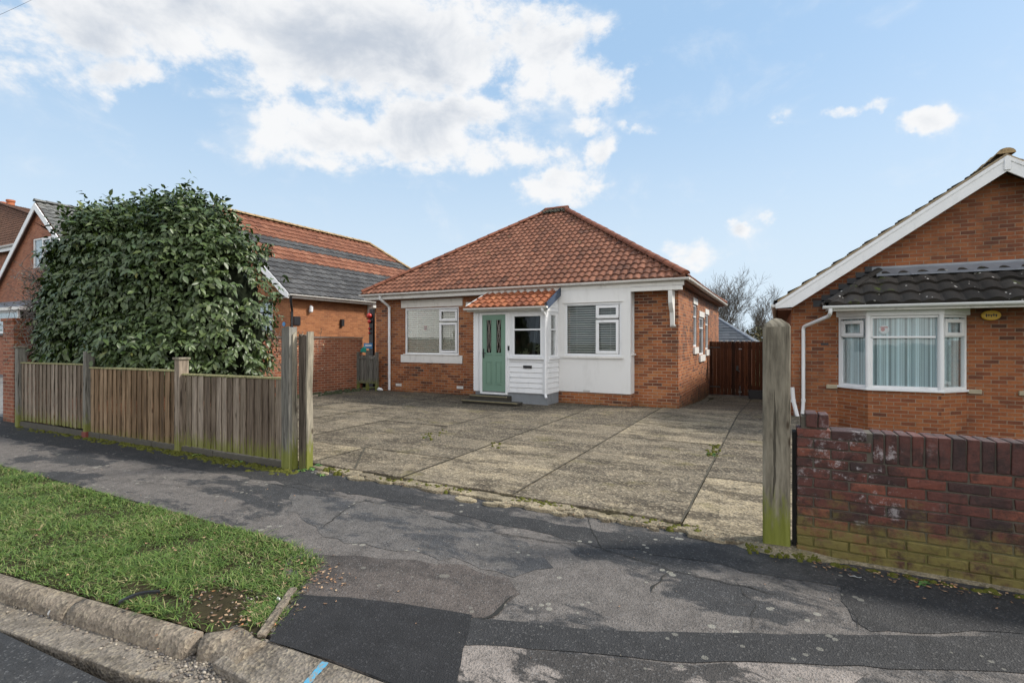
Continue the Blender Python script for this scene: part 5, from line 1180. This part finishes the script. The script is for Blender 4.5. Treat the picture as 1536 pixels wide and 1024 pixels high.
# ================================================================== BARE TREES
def bare_tree(name, base, label, seed, stems):
    rs = random.Random(seed); root = empty(name, base, label, 'tree', 'bare trees behind the gate')
    T = MB(); Cr = MB()
    def grow(p, d, L, r, lev, mb, up=.10):
        n = 5; path = [p]; rad = [r]; q = p.copy(); dd = d.copy()
        for k in range(n):
            dd = (dd+Vector((rs.gauss(0,.11), rs.gauss(0,.11), up*rs.random()))).normalized(); q = q+dd*(L/n); path.append(q.copy()); rad.append(r*(1-.5*(k+1)/n))
        mb.tube(path, rad, 6 if lev < 2 else 3, caps=False)
        if lev >= 5: return
        for k in range([3,4,4,3,3][lev]):
            i = rs.randint(2, n) if lev else rs.randint(3, n)
            sd_ = dd.cross(Vector((rs.gauss(0,1), rs.gauss(0,1), rs.gauss(0,1)))).normalized()
            nd = (dd+sd_*rs.uniform(.45,.85)).normalized()
            grow(path[i], nd, L*rs.uniform(.5,.78), max(.007, rad[i]*.72), lev+1, Cr, up)
        grow(path[-1], (dd+Vector((rs.gauss(0,.2), rs.gauss(0,.2), 0))).normalized(), L*.72, max(.006, rad[-1]), lev+1, Cr, up)
    for (dx, lx, L, r) in stems: grow(Vector(base)+Vector((dx,0,0)), Vector((lx, rs.uniform(-.05,.05), 1)).normalized(), L*.74, r*.8, 0, T)
    T.build('trunk', BARK, root); Cr.build('crown', BARK, root)
p = W(1086,500,33); bare_tree('bare_tree', (p.x,33,-.4), 'taller bare tree with upright stems nearest the bungalow eaves', 3, [(-.35,-.10,2.9,.11),(.1,.02,3.1,.12),(-.8,-.22,2.5,.08)])
p = W(1114,500,35); bare_tree('bare_tree', (p.x-.1,35,-.4), 'bare tree leaning right beside the neighbour gable', 11, [(-.3,-.04,2.7,.10),(.1,.30,2.6,.12),(.5,.5,2.0,.08)])
# ================================================================== FENCE
fe = empty('timber_fence', (-9, 4.5, 0), 'weathered vertical board fence with mossy posts along the footway', 'fence')
def fy(x): return 4.30+(x+12.9)*(.22/7.4)
def fxp(px):
    X = -9.
    for _ in range(8): X = fx(px, fy(X))
    return X
posts = [(27,40,520,POSTG),(131,140,525,POSTG),(265,284,537,WOOD)]
panels = [(34,132,1.225,1.24,.13),(139,268,1.19,1.2,.10),(272,434,1.15,1.16,.10)]
for (p0, p1, zl, zr, zb) in panels:
    x0, x1 = fxp(p0), fxp(p1); mb = MB(); x = x0
    while x < x1-.02:
        wd_ = random.uniform(.10,.15); x2 = min(x1, x+wd_+.01); f = (x-x0)/(x1-x0); zt_ = zl+(zr-zl)*f-.02+random.uniform(-.006,.006); y = fy(x)-.025; ln = random.uniform(-.006,.006)
        mb.prism([(x,y-.004,zb),(x2+.014,y-.020,zb+random.uniform(-.014,.004)),(x2+.014,y-.008,zb),(x,y+.008,zb)], (ln,0,zt_-zb), 0, random.random()); x = x2
    pn_ = mb.build('fence_panel', WOODB if p0 == 139 else WOOD, fe, bevel=.002, bseg=1)
    mb = MB(); mb.prism([(x0,fy(x0)-.055,zl-.02),(x1,fy(x1)-.055,zr-.02),(x1,fy(x1)+.02,zr-.02),(x0,fy(x0)+.02,zl-.02)], (0,0,.026)); mb.build('capping_rail', woodmat('mossy_rail', [(0,(.2,.19,.09)),(1,(.34,.32,.17))], 0), pn_, bevel=.004)
    mb = MB()
    for z in (.35,.95): mb.prism([(x0,fy(x0)+.0,z),(x1,fy(x1)+.0,z),(x1,fy(x1)+.04,z),(x0,fy(x0)+.04,z)], (0,0,.07))
    mb.build('back_rail', WOOD, pn_)
for (p0, p1, yt, m_) in posts:
    x0, x1 = fxp(p0), fxp(p1); xm = (x0+x1)/2; z = fz(xm and (p0+p1)/2, yt, fy(xm)); y = fy(xm)
    hw = .062 if p0 != 131 else .036
    mb = MB(); mb.box(xm-hw, xm+hw, y-.09, y+.05, -.05, z-.02, r=random.random()); po = mb.build('post', m_, fe, bevel=.006)
    if p0 != 131: mb = MB(); mb.box(xm-hw-.02, xm+hw+.02, y-.11, y+.07, z-.02, z+.012); mb.build('post_cap', POSTW, po, bevel=.006)
    else:
        mb = MB(); mb.box(xm-.07, xm+.07, y-.10, y+.05, -.02, .10); mb.build('post_foot', plain('red_brick_foot', (.16,.04,.03), .9), po, bevel=.01)
x0, x1 = fxp(30), fxp(434); mb = MB(); n = 5
for k in range(n):
    a, b = x0+(x1-x0)*k/n+.004, x0+(x1-x0)*(k+1)/n-.004; zt_ = .125-.03*k/n
    mb.prism([(a,fy(a)-.06,-.02),(b,fy(b)-.06,-.02),(b,fy(b)+.02,-.02),(a,fy(a)+.02,-.02)], (0,0,zt_+.0))
mb.build('gravel_board', plain('mossy_gravel_board', (.07,.064,.05), .9, .4, 7, bump=.9, dirt=.5), fe, bevel=.008)
# gateposts at fence end
def splitpost(name, x0, x1, y0, y1, z, label, mat, n=3, jag=.04):
    mb = MB()
    N_ = 14
    rings = []
    base = []
    for i in range(n+1): base.append((x0+(x1-x0)*i/n, y0))
    for i in range(1, n+1): base.append((x1, y0+(y1-y0)*i/n))
    for i in range(1, n+1): base.append((x1-(x1-x0)*i/n, y1))
    for i in range(1, n): base.append((x0, y1-(y1-y0)*i/n))
    tj = [random.uniform(-jag, jag*.3) for _ in base]
    for k in range(N_+1):
        f = k/N_; ring = []
        for q, (x, y) in enumerate(base):
            w_ = .006*mnoise.noise(Vector((q*3.1, f*2.5, x0*5)))
            ring.append(mb.vert((x+w_, y+w_, -.05+(z+.05)*f+(tj[q] if k == N_ else 0))))
        rings.append(ring)
    m_ = len(base)
    for k in range(N_):
        for q in range(m_): q2 = (q+1) % m_; mb.face((rings[k][q], rings[k][q2], rings[k+1][q2], rings[k+1][q]), 0, .2+.6*((q//n) % 2))
    c = mb.vert(((x0+x1)/2, (y0+y1)/2, z-.01))
    for q in range(m_): mb.face((rings[-1][q], rings[-1][(q+1) % m_], c))
    return mb.build(name, mat, bevel=.003)
xa = fxp(433.5); 
o = splitpost('gate_post', xa, xa+.145, 4.40, 4.52, 1.82, '', POSTG, 2, .03); tag(o, 'taller pale grey split gatepost at the driveway end of the fence', 'post', 'old timber gateposts')
mb = MB(); mb.prism([(xa+.146,4.44,-.03),(xa+.146,4.445,1.72),(xa+.146,4.50,1.76),(xa+.146,4.52,-.03)], (.02,0,0), 0, .9); mb.build('split_strip', POSTW, o)
o = splitpost('gate_post', xa+.20, xa+.30, 4.50, 4.62, 1.73, '', woodmat('dark_old_post', [(0,(.05,.04,.03)),(.5,(.11,.09,.07)),(1,(.2,.17,.14))], .4, .3, .6), 2, .06); tag(o, 'shorter dark weathered gatepost just behind the taller grey one', 'post', 'old timber gateposts')
mb = MB(); P = [(.0,0),(.012,.5),(-.006,1.0),(.015,1.4),(.02,1.76)]
for (a_, b_) in zip(P[:-1], P[1:]): mb.prism([(xa+.302+a_[0],4.52,a_[1]),(xa+.302+b_[0],4.52,b_[1]),(xa+.302+b_[0],4.61,b_[1]),(xa+.302+a_[0],4.61,a_[1])], (.028,0,0), 0, .8)
mb.build('pale_edge_board', POSTW, o)
# right gatepost (big square post with pyramid cap)
mb = MB(); w = .098; yc = 4.6; z = 1.755; N_ = 22; rings = []
base = [(-w+2*w*i/6, -w) for i in range(7)]+[(w, -w+2*w*i/6) for i in range(1,7)]+[(w-2*w*i/6, w) for i in range(1,7)]+[(-w, w-2*w*i/6) for i in range(1,6)]
for k in range(N_+1):
    f = k/N_; ring = []
    for q, (x, y) in enumerate(base):
        s_ = 1+.012*mnoise.noise(Vector((q*.5, f*4, 3))); 
        if abs(abs(x)-w) < 1e-6 and abs(abs(y)-w) < 1e-6: s_ *= .965
        ring.append(mb.vert((x*s_+.012*(1-f)*0, yc+y*s_, -.04+(z+.04)*f)))
    rings.append(ring)
m_ = len(base)
for k in range(N_):
    for q in range(m_): mb.face((rings[k][q], rings[k][(q+1) % m_], rings[k+1][(q+1) % m_], rings[k+1][q]), 0, .45)
r2 = [mb.vert((x*.9, yc+y*.9, z+.022)) for x, y in base]; r3 = [mb.vert((x*.35, yc+y*.35, z+.062)) for x, y in base]; c = mb.vert((0,yc,z+.072))
for q in range(m_):
    q2 = (q+1) % m_; mb.face((rings[-1][q], rings[-1][q2], r2[q2], r2[q]), 0, .6); mb.face((r2[q], r2[q2], r3[q2], r3[q]), 0, .6); mb.face((r3[q], r3[q2], c), 0, .6)
tag(mb.build('gate_post', POSTW, loc=(0,yc,-.04), smooth=True), 'thick square timber gatepost with pyramid cap and green algae foot', 'post')
# ================================================================== RIGHT FRONT BRICK WALL (real bricks)
t = material('old_wall_brick'); pos = t.pos(); r = t.rnd(); z_ = t.sep(pos)[2]
c = t.ramp(r, [(0,(.042,.018,.016)),(.25,(.075,.025,.019)),(.55,(.11,.033,.023)),(.8,(.15,.043,.026)),(.95,(.19,.058,.032)),(1,(.25,.085,.045))])
c = t.mix(t.math('MULTIPLY', t.sstep(t.noise(pos, 7, 6, .75), .42, .62), .75), c, (.018,.011,.010))
c = t.mix(.5, c, t.ramp(t.noise(pos, 70, 4, .7), [(.3, .45), (.7, 1.1)]), 'MULTIPLY')
ef = t.math('MULTIPLY', t.sstep(t.noise(t.vm('ADD', pos, (3,0,0)), 7, 7, .8), .545, .64), t.sstep(t.vm('DISTANCE', pos, (.52,4.5,.64)), .62, .1))
c = t.mix(t.math('MULTIPLY', ef, .85), c, (.4,.37,.37))
al = t.math('ADD', z_, t.math('MULTIPLY', t.math('SUBTRACT', t.noise(pos, 4.2, 7, .75), .5), 1.1))
c = t.mix(t.math('MULTIPLY', t.math('MULTIPLY', t.sstep(al, .46, .12), t.sstep(t.noise(pos, 6, 6, .75), .30, .56)), .9), c, t.mix(t.noise(pos, 12, 4), (.07,.06,.016), (.2,.165,.04)))
OLDB = fin(t, c, t.math('ADD', .45, t.math('MULTIPLY', t.noise(pos, 14, 3), .35)), t.noise(pos, 38, 6, .75), .9, .008, spec=.4)
t = material('old_wall_mortar'); pos = t.pos(); z_ = t.sep(pos)[2]
c = t.mix(t.noise(pos, 5, 4), (.035,.03,.025), (.12,.105,.08)); c = t.mix(t.sstep(t.math('ADD', z_, t.math('MULTIPLY', t.noise(pos, 4, 4), .25)), .5, .25), c, (.11,.1,.03))
OLDM = fin(t, c, .95, t.noise(pos, 50, 5), .8, .01)
fwl = empty('front_brick_wall', (2.2, 4.6, 0), 'low dark red brick wall with soldier course top and mossy foot', 'wall')
mb = MB(); FYW = 4.5; wx0 = .14; wx1 = 5.2
def brk(x0, x1, z0, z1, y0=0, r=None):
    j = random.uniform(-.004,.004); r = random.random() if r is None else r
    a_ = len(mb.v); mb.box(x0, x1, FYW+j+y0, FYW+.21, z0, z1, 0, r)
    for q in range(a_, len(mb.v)): v_ = mb.v[q]; mb.v[q] = (v_[0]+random.uniform(-.004,.004), v_[1]+random.uniform(-.003,.003), v_[2]+random.uniform(-.003,.0035))
sold = .62
for row in range(13):
    z0 = .0+row*.075+.004; z1 = z0+.066
    if z0 > .74: xe = sold
    else: xe = wx1
    x = wx0; first = True
    while x < xe-.03:
        l = (.105 if (row % 2 and first) else .218); x2 = min(xe-.004, x+l); brk(x, x2-.0, z0, z1); x = x2+.010; first = False
x = sold+.004
while x < wx1: brk(x, x+.066, .757, .972, -.002, random.random()*.6); x += .0755
brk(.20,.275,.985,1.09, 0, .3); brk(.285,.35,.985,1.085,0,.35); brk(wx0+.03,.185,.985,1.05,.05,.5)
mb.build('brickwork', OLDB, fwl, bevel=.011)
mb = MB(); mb.box(wx0+.006, wx1, FYW+.009, FYW+.2, -.1, .965); mb.box(wx0+.03,.34,FYW+.02,FYW+.19,.965,1.06); mb.build('mortar', OLDM, fwl)
mb = MB(); mb.prism([(wx0-.0,4.47,-.01),(wx1,4.44,-.01),(wx1,4.5,-.01),(wx0,4.5,-.01)], (0,0,.03)); mb.build('footing', RUB, fwl)
# mortar haunch under post
mb = MB(); n = 14; P = [(.03+.42*math.cos(6.283*i/n)*(1.1 if math.cos(6.283*i/n) > 0 else .8), 4.5+.13*math.sin(6.283*i/n)) for i in range(n)]
c = mb.vert((.05,4.55,.05)); ri = [mb.vert((x,y,.0)) for x, y in P]; rm = [mb.vert(((x+.05)/2+.0,(y+4.55)/2,.036)) for x, y in P]
for i in range(n): j = (i+1) % n; mb.face((c,rm[i],rm[j])); mb.face((rm[i],ri[i],ri[j],rm[j]))
tag(mb.build('concrete_haunch', RUB, smooth=True), kind='structure')
# ================================================================== LAUREL-LIKE BUSH
lobes = [((-11.75,5.2,2.0),(1.15,.72,1.65)),((-12.3,4.98,1.7),(.62,.45,.95)),((-10.9,5.45,2.35),(1.25,.85,1.85)),((-10.0,5.75,2.3),(1.1,.95,1.9)),((-9.55,6.0,2.0),(1.0,.95,1.75)),((-9.5,6.1,1.6),(.75,.85,1.35)),((-10.4,5.2,1.3),(1.5,.6,.9)),((-9.65,6.0,2.95),(.7,.7,.8)),((-11.3,5.3,3.35),(.9,.6,.72)),((-11.95,5.15,2.95),(.75,.5,.75)),((-10.0,5.7,3.5),(1.0,.7,.75)),((-11.85,5.15,3.1),(.58,.5,.85))]
bush = empty('evergreen_shrub', (-10.4,5.7,0), 'large dense evergreen shrub with drooping leaves behind the timber fence', 'shrub')
def inside(p, k=1.0): return any(sum(((p[i]-c[i])/(r[i]*k))**2 for i in range(3)) < 1 for c, r in lobes)
cl = []
while len(cl) < 3500:
    c, r = random.choice(lobes); v = Vector((random.gauss(0,1), random.gauss(0,1), random.gauss(0,1))).normalized()
    if v.y > .55 and random.random() < .7: continue
    k = random.choice([1.0,1.0,.97,.88]); p = Vector((c[0]+v.x*r[0]*k, c[1]+v.y*r[1]*k, c[2]+v.z*r[2]*k)); bmp = mnoise.noise(p*1.1)*.16+mnoise.noise(p*3.1)*.12+(abs(random.gauss(0,.13)) if v.z > .25 else random.gauss(0,.06)); p += v*bmp
    if p.z < .75 or p.y < 4.46: continue
    if inside(p, .9): continue
    cl.append((p, v))
k = 0
while k < 1500:
    x = random.uniform(-12.8,-8.5); z = random.uniform(.8,4.1); best = None
    for c, r in lobes:
        u = ((x-c[0])/r[0])**2+((z-c[2])/r[2])**2
        if u < .92:
            yy = c[1]-r[1]*math.sqrt(1-u)
            if best is None or yy < best[0]: best = (yy, c, r)
    if best is None: continue
    yy, c, r = best; p = Vector((x, max(4.47, yy), z)); v = Vector(((x-c[0])/r[0]**2, (yy-c[1])/r[1]**2, (z-c[2])/r[2]**2)).normalized()
    p += v*(mnoise.noise(p*1.1)*.16+mnoise.noise(p*3.1)*.12); p.y = max(4.47, p.y); cl.append((p, v)); k += 1
V = []; Fc = []; rr = []; o = 0
for (p, v) in cl:
    out = (v+Vector((random.gauss(0,.3), random.gauss(0,.3), random.gauss(.25,.25)))).normalized()
    cr_ = random.random(); n = random.randint(6,9); sdv = out.cross(Vector((0,0,1)))
    if sdv.length < .2: sdv = Vector((1,0,0))
    sdv.normalize(); cur0 = p-out*.12; dsh = out.copy()
    top = p.z > 3.6
    for i in range(n):
        dsh = (dsh+Vector((0,0,.05 if top else -.14))).normalized(); cur0 = cur0+dsh*.035
        sg = 1 if i % 2 else -1
        L_ = random.choice([random.uniform(.07,.11), random.uniform(.10,.165)]); wd_ = L_*random.uniform(.19,.26)
        d = (sdv*sg*random.uniform(.25,.9)+out*random.uniform(.1,.5)+Vector((random.gauss(0,.2), random.gauss(0,.2), random.uniform(-.75,.15)+(.5 if top and i > 4 else 0)))).normalized()
        q = cur0+d*.01; nm0 = (out+Vector((random.gauss(0,.35), random.gauss(0,.35), random.gauss(.3,.35)))).normalized(); side = d.cross(nm0)
        if side.length < .05: side = d.cross(Vector((0,0,1)))
        side.normalize(); nm = side.cross(d)
        drp = random.uniform(.4,1.3); cur = q.copy(); dd = d.copy(); st = []
        for s_ in range(3):
            dd = (dd+Vector((0,0,-drp*.34))).normalized(); cur = cur+dd*L_/3; st.append(cur.copy())
        pts2 = [q]
        for (cc_, ww) in ((st[0], 1.0), (st[1], .88)):
            pts2 += [cc_-side*wd_*ww+nm*wd_*.22, cc_, cc_+side*wd_*ww+nm*wd_*.22]
        pts2.append(st[2]); V += [tuple(x) for x in pts2]
        f = [(0,1,2),(0,2,3),(1,4,5,2),(2,5,6,3),(4,7,5),(5,7,6)]
        Fc += [tuple(o+k for k in g_) for g_ in f]; rv = random.random()*.85+cr_*.15; rr += [rv]*6; o += 8
t = material('evergreen_leaf'); r = t.rnd(); bf = t.n('ShaderNodeNewGeometry').outputs['Backfacing']
c = t.ramp(r, [(0,(.014,.034,.008)),(.35,(.032,.064,.014)),(.66,(.062,.108,.022)),(.86,(.095,.14,.03)),(.965,(.11,.13,.025)),(.99,(.34,.27,.03))])
c = t.mix(t.math('MULTIPLY', bf, .6), c, (.06,.085,.035))
LEAFM = fin(t, c, .43, spec=.42)
mb = MB(); mb.add(np.array(V), Fc, 0, rr); mb.build('foliage', LEAFM, bush, smooth=True)
# inner twiggy mass
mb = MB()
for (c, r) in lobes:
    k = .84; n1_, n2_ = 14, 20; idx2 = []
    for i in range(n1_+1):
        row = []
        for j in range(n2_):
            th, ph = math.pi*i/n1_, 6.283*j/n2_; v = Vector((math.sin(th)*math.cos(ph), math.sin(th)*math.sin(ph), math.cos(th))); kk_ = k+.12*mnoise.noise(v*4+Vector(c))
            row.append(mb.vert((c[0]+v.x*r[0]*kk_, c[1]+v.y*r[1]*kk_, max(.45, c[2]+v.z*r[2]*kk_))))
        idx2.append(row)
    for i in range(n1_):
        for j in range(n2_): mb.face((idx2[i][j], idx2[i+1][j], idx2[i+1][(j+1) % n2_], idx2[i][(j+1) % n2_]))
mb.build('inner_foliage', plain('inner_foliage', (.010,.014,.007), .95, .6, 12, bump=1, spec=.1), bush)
mb = MB()
for k in range(9):
    x = random.uniform(-11.6,-9.2); mb.tube([(x,5.6,0),(x+random.uniform(-.2,.2),5.6,.5),(x+random.uniform(-.3,.3),5.5,1.1)], [.04,.035,.03], 6)
for (p, v) in random.sample(cl, 350): mb.tube([p-v*.25, p-v*.1, p], [.006,.005,.003], 4, caps=False)
tag(mb.build('stems', BARK, bush), kind='stuff')
# grey twiggy dead shrub at its left
ds = empty('twiggy_shrub', (-13.0,5.0,0), 'dry grey twiggy shrub at the left end of the evergreen shrub', 'shrub')
mb = MB(); lv = MB(); rs = random.Random(5)
for k in range(900):
    c = Vector((rs.gauss(-12.98,.30), rs.gauss(4.72,.16), rs.uniform(1.2,3.1))); 
    if c.z > 2.6 and c.x < -13.3: continue
    d = Vector((rs.gauss(0,.8), rs.gauss(0,.5), rs.gauss(.3,.6))).normalized(); L_ = rs.uniform(.2,.5)
    p = [c]; 
    for q in range(4): d = (d+Vector((rs.gauss(0,.25), rs.gauss(0,.2), rs.gauss(-.05,.2)))).normalized(); p.append(p[-1]+d*L_/4)
    mb.tube(p, [.006,.005,.004,.003,.002], 4, caps=False)
    for q in range(3):
        a = p[rs.randint(1,4)]; e_ = Vector((rs.gauss(0,1), rs.gauss(0,1), rs.gauss(0,1))).normalized()*.035; f_ = e_.cross(Vector((rs.random(),rs.random(),1))).normalized()*.014
        lv.poly([a, a+e_*.5+f_, a+e_, a+e_*.5-f_], 0, rs.random())
for k in range(6): x = rs.uniform(-13.3,-12.8); mb.tube([(x,5.0,0),(x+rs.uniform(-.1,.1),4.95,1.0),(x+rs.uniform(-.2,.2),4.9,2.0),(x+rs.uniform(-.3,.3),4.9,3.0)], [.02,.015,.01,.004], 5)
mb.build('twigs', plain('silver_twigs', (.17,.15,.14), .85, .4, 10), ds)
t = material('dry_leaf'); c = t.ramp(t.rnd(), [(0,(.04,.035,.02)),(.4,(.14,.08,.04)),(.7,(.1,.12,.04)),(.9,(.25,.24,.22)),(1,(.35,.25,.12))]); lv.build('dry_leaves', fin(t, c, .7), ds)
# small brown shrub right below the bush, by the garden wall
ds2 = empty('small_dry_shrub', (-8.7,7.6,0), 'thin brown leafy shrub under the right edge of the evergreen shrub', 'shrub')
mb = MB(); lv = MB()
for k in range(150):
    c = Vector((rs.gauss(-8.55,.28), rs.gauss(6.9,.2), rs.uniform(1.0,1.75))); d = Vector((rs.gauss(0,.6), rs.gauss(0,.4), rs.gauss(.5,.5))).normalized(); L_ = rs.uniform(.15,.35)
    mb.tube([c, c+d*L_*.5, c+d*L_], [.004,.003,.002], 4, caps=False)
    for q in range(4):
        a = c+d*L_*rs.random(); e_ = Vector((rs.gauss(0,1), rs.gauss(0,1), rs.gauss(-.3,1))).normalized()*.05; f_ = e_.cross(Vector((rs.random(),rs.random(),1))).normalized()*.012
        lv.poly([a, a+e_*.5+f_, a+e_, a+e_*.5-f_], 0, rs.random())
for k in range(5): x = rs.uniform(-8.8,-8.3); mb.tube([(x,6.9,0),(x,6.9,.6),(x+rs.uniform(-.2,.2),6.9,1.3)], [.012,.01,.005], 5)
mb.build('twigs', BARK, ds2); lv.build('leaves', LEAFD, ds2)
# weeds at the foot of the gateposts and wall
def weed(px, py, s, label, z=0.0, n=10, seed=0, cx=None):
    rs = random.Random(seed); g = G(px, py, z) if cx is None else Vector(cx); mb = MB()
    for k in range(n):
        a = rs.random()*6.283; L_ = s*rs.uniform(.6,1.2); d = Vector((math.cos(a), math.sin(a), rs.uniform(.3,1.0))).normalized(); sd_ = Vector((-math.sin(a), math.cos(a), 0))
        p = [g.copy()]
        for q in range(4): d = (d+Vector((0,0,-.28))).normalized(); p.append(p[-1]+d*L_/4)
        pr = None; r_ = rs.random()
        for q, w_ in enumerate((.04,.16,.2,.14,.01)):
            a_ = mb.vert(p[q]+sd_*L_*w_+Vector((0,0,.005+L_*w_*.3))); m2 = mb.vert(p[q]+Vector((0,0,.005))); b_ = mb.vert(p[q]-sd_*L_*w_+Vector((0,0,.005+L_*w_*.3)))
            if pr: mb.face((pr[0],a_,m2,pr[1]),0,r_); mb.face((pr[1],m2,b_,pr[2]),0,r_)
            pr = (a_,m2,b_)
    return tag(mb.build('weed', WEEDM, smooth=True), label, 'weed', 'weeds along the footway')
t = material('weed_leaf'); WEEDM = fin(t, t.ramp(t.rnd(), [(0,(.04,.1,.02)),(.6,(.08,.17,.04)),(1,(.16,.22,.05))]), .6)
weed(470,702,.13,'leafy green weed at the foot of the tall grey gatepost', n=16, seed=1)
weed(484,712,.09,'small weed on the footway just right of the tall gatepost', n=10, seed=2)
weed(452,706,.08,'small weed growing in front of the tall grey gatepost', n=9, seed=6)
weed(300,683,.11,'broad leaved weed at the fence foot below the middle post', n=12, seed=3)
weed(240,668,.10,'leafy weed under the brown middle fence panel', n=10, seed=4)
weed(360,694,.09,'weed at the fence foot under the right hand panel', n=9, seed=5)
weed(1388,876,.06,'little green weed in the litter below the front brick wall', n=11, seed=7)
weed(1068,682,.09,'green weed in the driveway joint', z=.035, n=16, seed=8)
weed(638,656,.07,'tuft of green in the driveway joint towards the doorstep', z=.035, n=10, seed=9)
# litter objects
g = G(78,919,-.078); mb = MB(); ax2 = Vector((.9,-.35,0)).normalized()
mb.tube([g+Vector((0,0,.02)), g+Vector((0,0,.02))+ax2*.045, g+Vector((0,0,.02))+ax2*.046, g+Vector((0,0,.02))+ax2*.040], [.017,.021,.018,.015], 16)
tag(mb.build('plastic_cup', plain('dirty_white_plastic', (.4,.41,.42), .5, .3, 20)), 'small dirty white cup lying in the road gutter', 'litter')
a, b = G(178,905,.02), G(240,888,.03); d = (b-a); s_ = Vector((-d.y,d.x,0)).normalized()*.012; mb = MB(); pr = None
for k in range(9):
    f = k/8; p = a.lerp(b, f)+Vector((0,0,.015+.014*math.sin(f*3)))+s_*1.2*math.sin(f*4); q = (mb.vert(p+s_), mb.vert(p-s_), mb.vert(p-s_-Vector((0,0,.014))), mb.vert(p+s_-Vector((0,0,.014))))
    if pr:
        for i in range(4): mb.face((pr[i],pr[(i+1) % 4],q[(i+1) % 4],q[i]))
    pr = q
tag(mb.build('rubber_strip', DARK), 'black curved rubber strip lying on the kerb edge of the grass', 'litter')
g = G(1282,866,.0); mb = MB(); n = 7
for i in range(n):
    for j in range(2): pass
P = [g+Vector((-.04+.08*i/6*1.0, (.012 if j else -.012)*(1-abs(i-3)/4), .006+.012*random.random())) for i in range(7) for j in (0,1)]
ids = [mb.vert(p) for p in P]
for i in range(6): mb.face((ids[2*i],ids[2*i+1],ids[2*i+3],ids[2*i+2]))
tag(mb.build('wrapper', plain('silver_wrapper', (.65,.68,.7), .3, .2, metallic=.5)), 'crumpled silver white wrapper on the footway below the brick wall', 'litter')
mb = MB(); g = G(417,900); mb.tube([g+Vector((-.012,0,.006)), g+Vector((0,0,.012)), g+Vector((.02,.003,.006))], [.004,.012,.004], 8); tag(mb.build('tissue_scrap', WHITE, smooth=True), 'small white scrap lying on the bare soil of the verge', 'litter')
# overhead wire at upper left
a, b = W(-60,48,9), W(60,-6,14); mb = MB(); mb.tube([a+(b-a)*k/10-Vector((0,0,.05*math.sin(k*.314))) for k in range(-4,15)], .008, 6)
tag(mb.build('overhead_cable', DARK), 'thin dark overhead cable crossing the top left sky', 'cable')
# distant hedge beyond the gate so no bare horizon shows
def hedge(name, x0, x1, y, h, label, seed):
    rs = random.Random(seed); V = []; Fc = []; rr = []; o = 0
    for k in range(2600):
        x = rs.uniform(x0, x1); z = -.45+(h+.45)*rs.random()**.8*(1+.25*mnoise.noise(Vector((x*.8,seed,0)))); yy = y+rs.gauss(0,.4); s = .16
        a_ = Vector((rs.gauss(0,1),rs.gauss(0,1),rs.gauss(0,1))).normalized()*s; b_ = a_.cross(Vector((rs.random(),rs.random(),rs.random()))).normalized()*s*.5; p = Vector((x,yy,z))
        V += [tuple(p), tuple(p+a_*.5+b_), tuple(p+a_), tuple(p+a_*.5-b_)]; Fc.append((o,o+1,o+2,o+3)); rr.append(rs.random()); o += 4
    mb = MB(); mb.add(np.array(V), Fc, 0, rr); return tag(mb.build(name, HEDM), label, None, None, 'stuff')
t = material('hedge_leaf'); HEDM = fin(t, t.ramp(t.rnd(), [(0,(.05,.05,.025)),(.6,(.12,.11,.05)),(1,(.25,.19,.09))]), .8)
hedge('hedge', -1.5, 3.2, 31, 2.2, 'winter brown hedge behind the slate roofed outbuilding', 2)
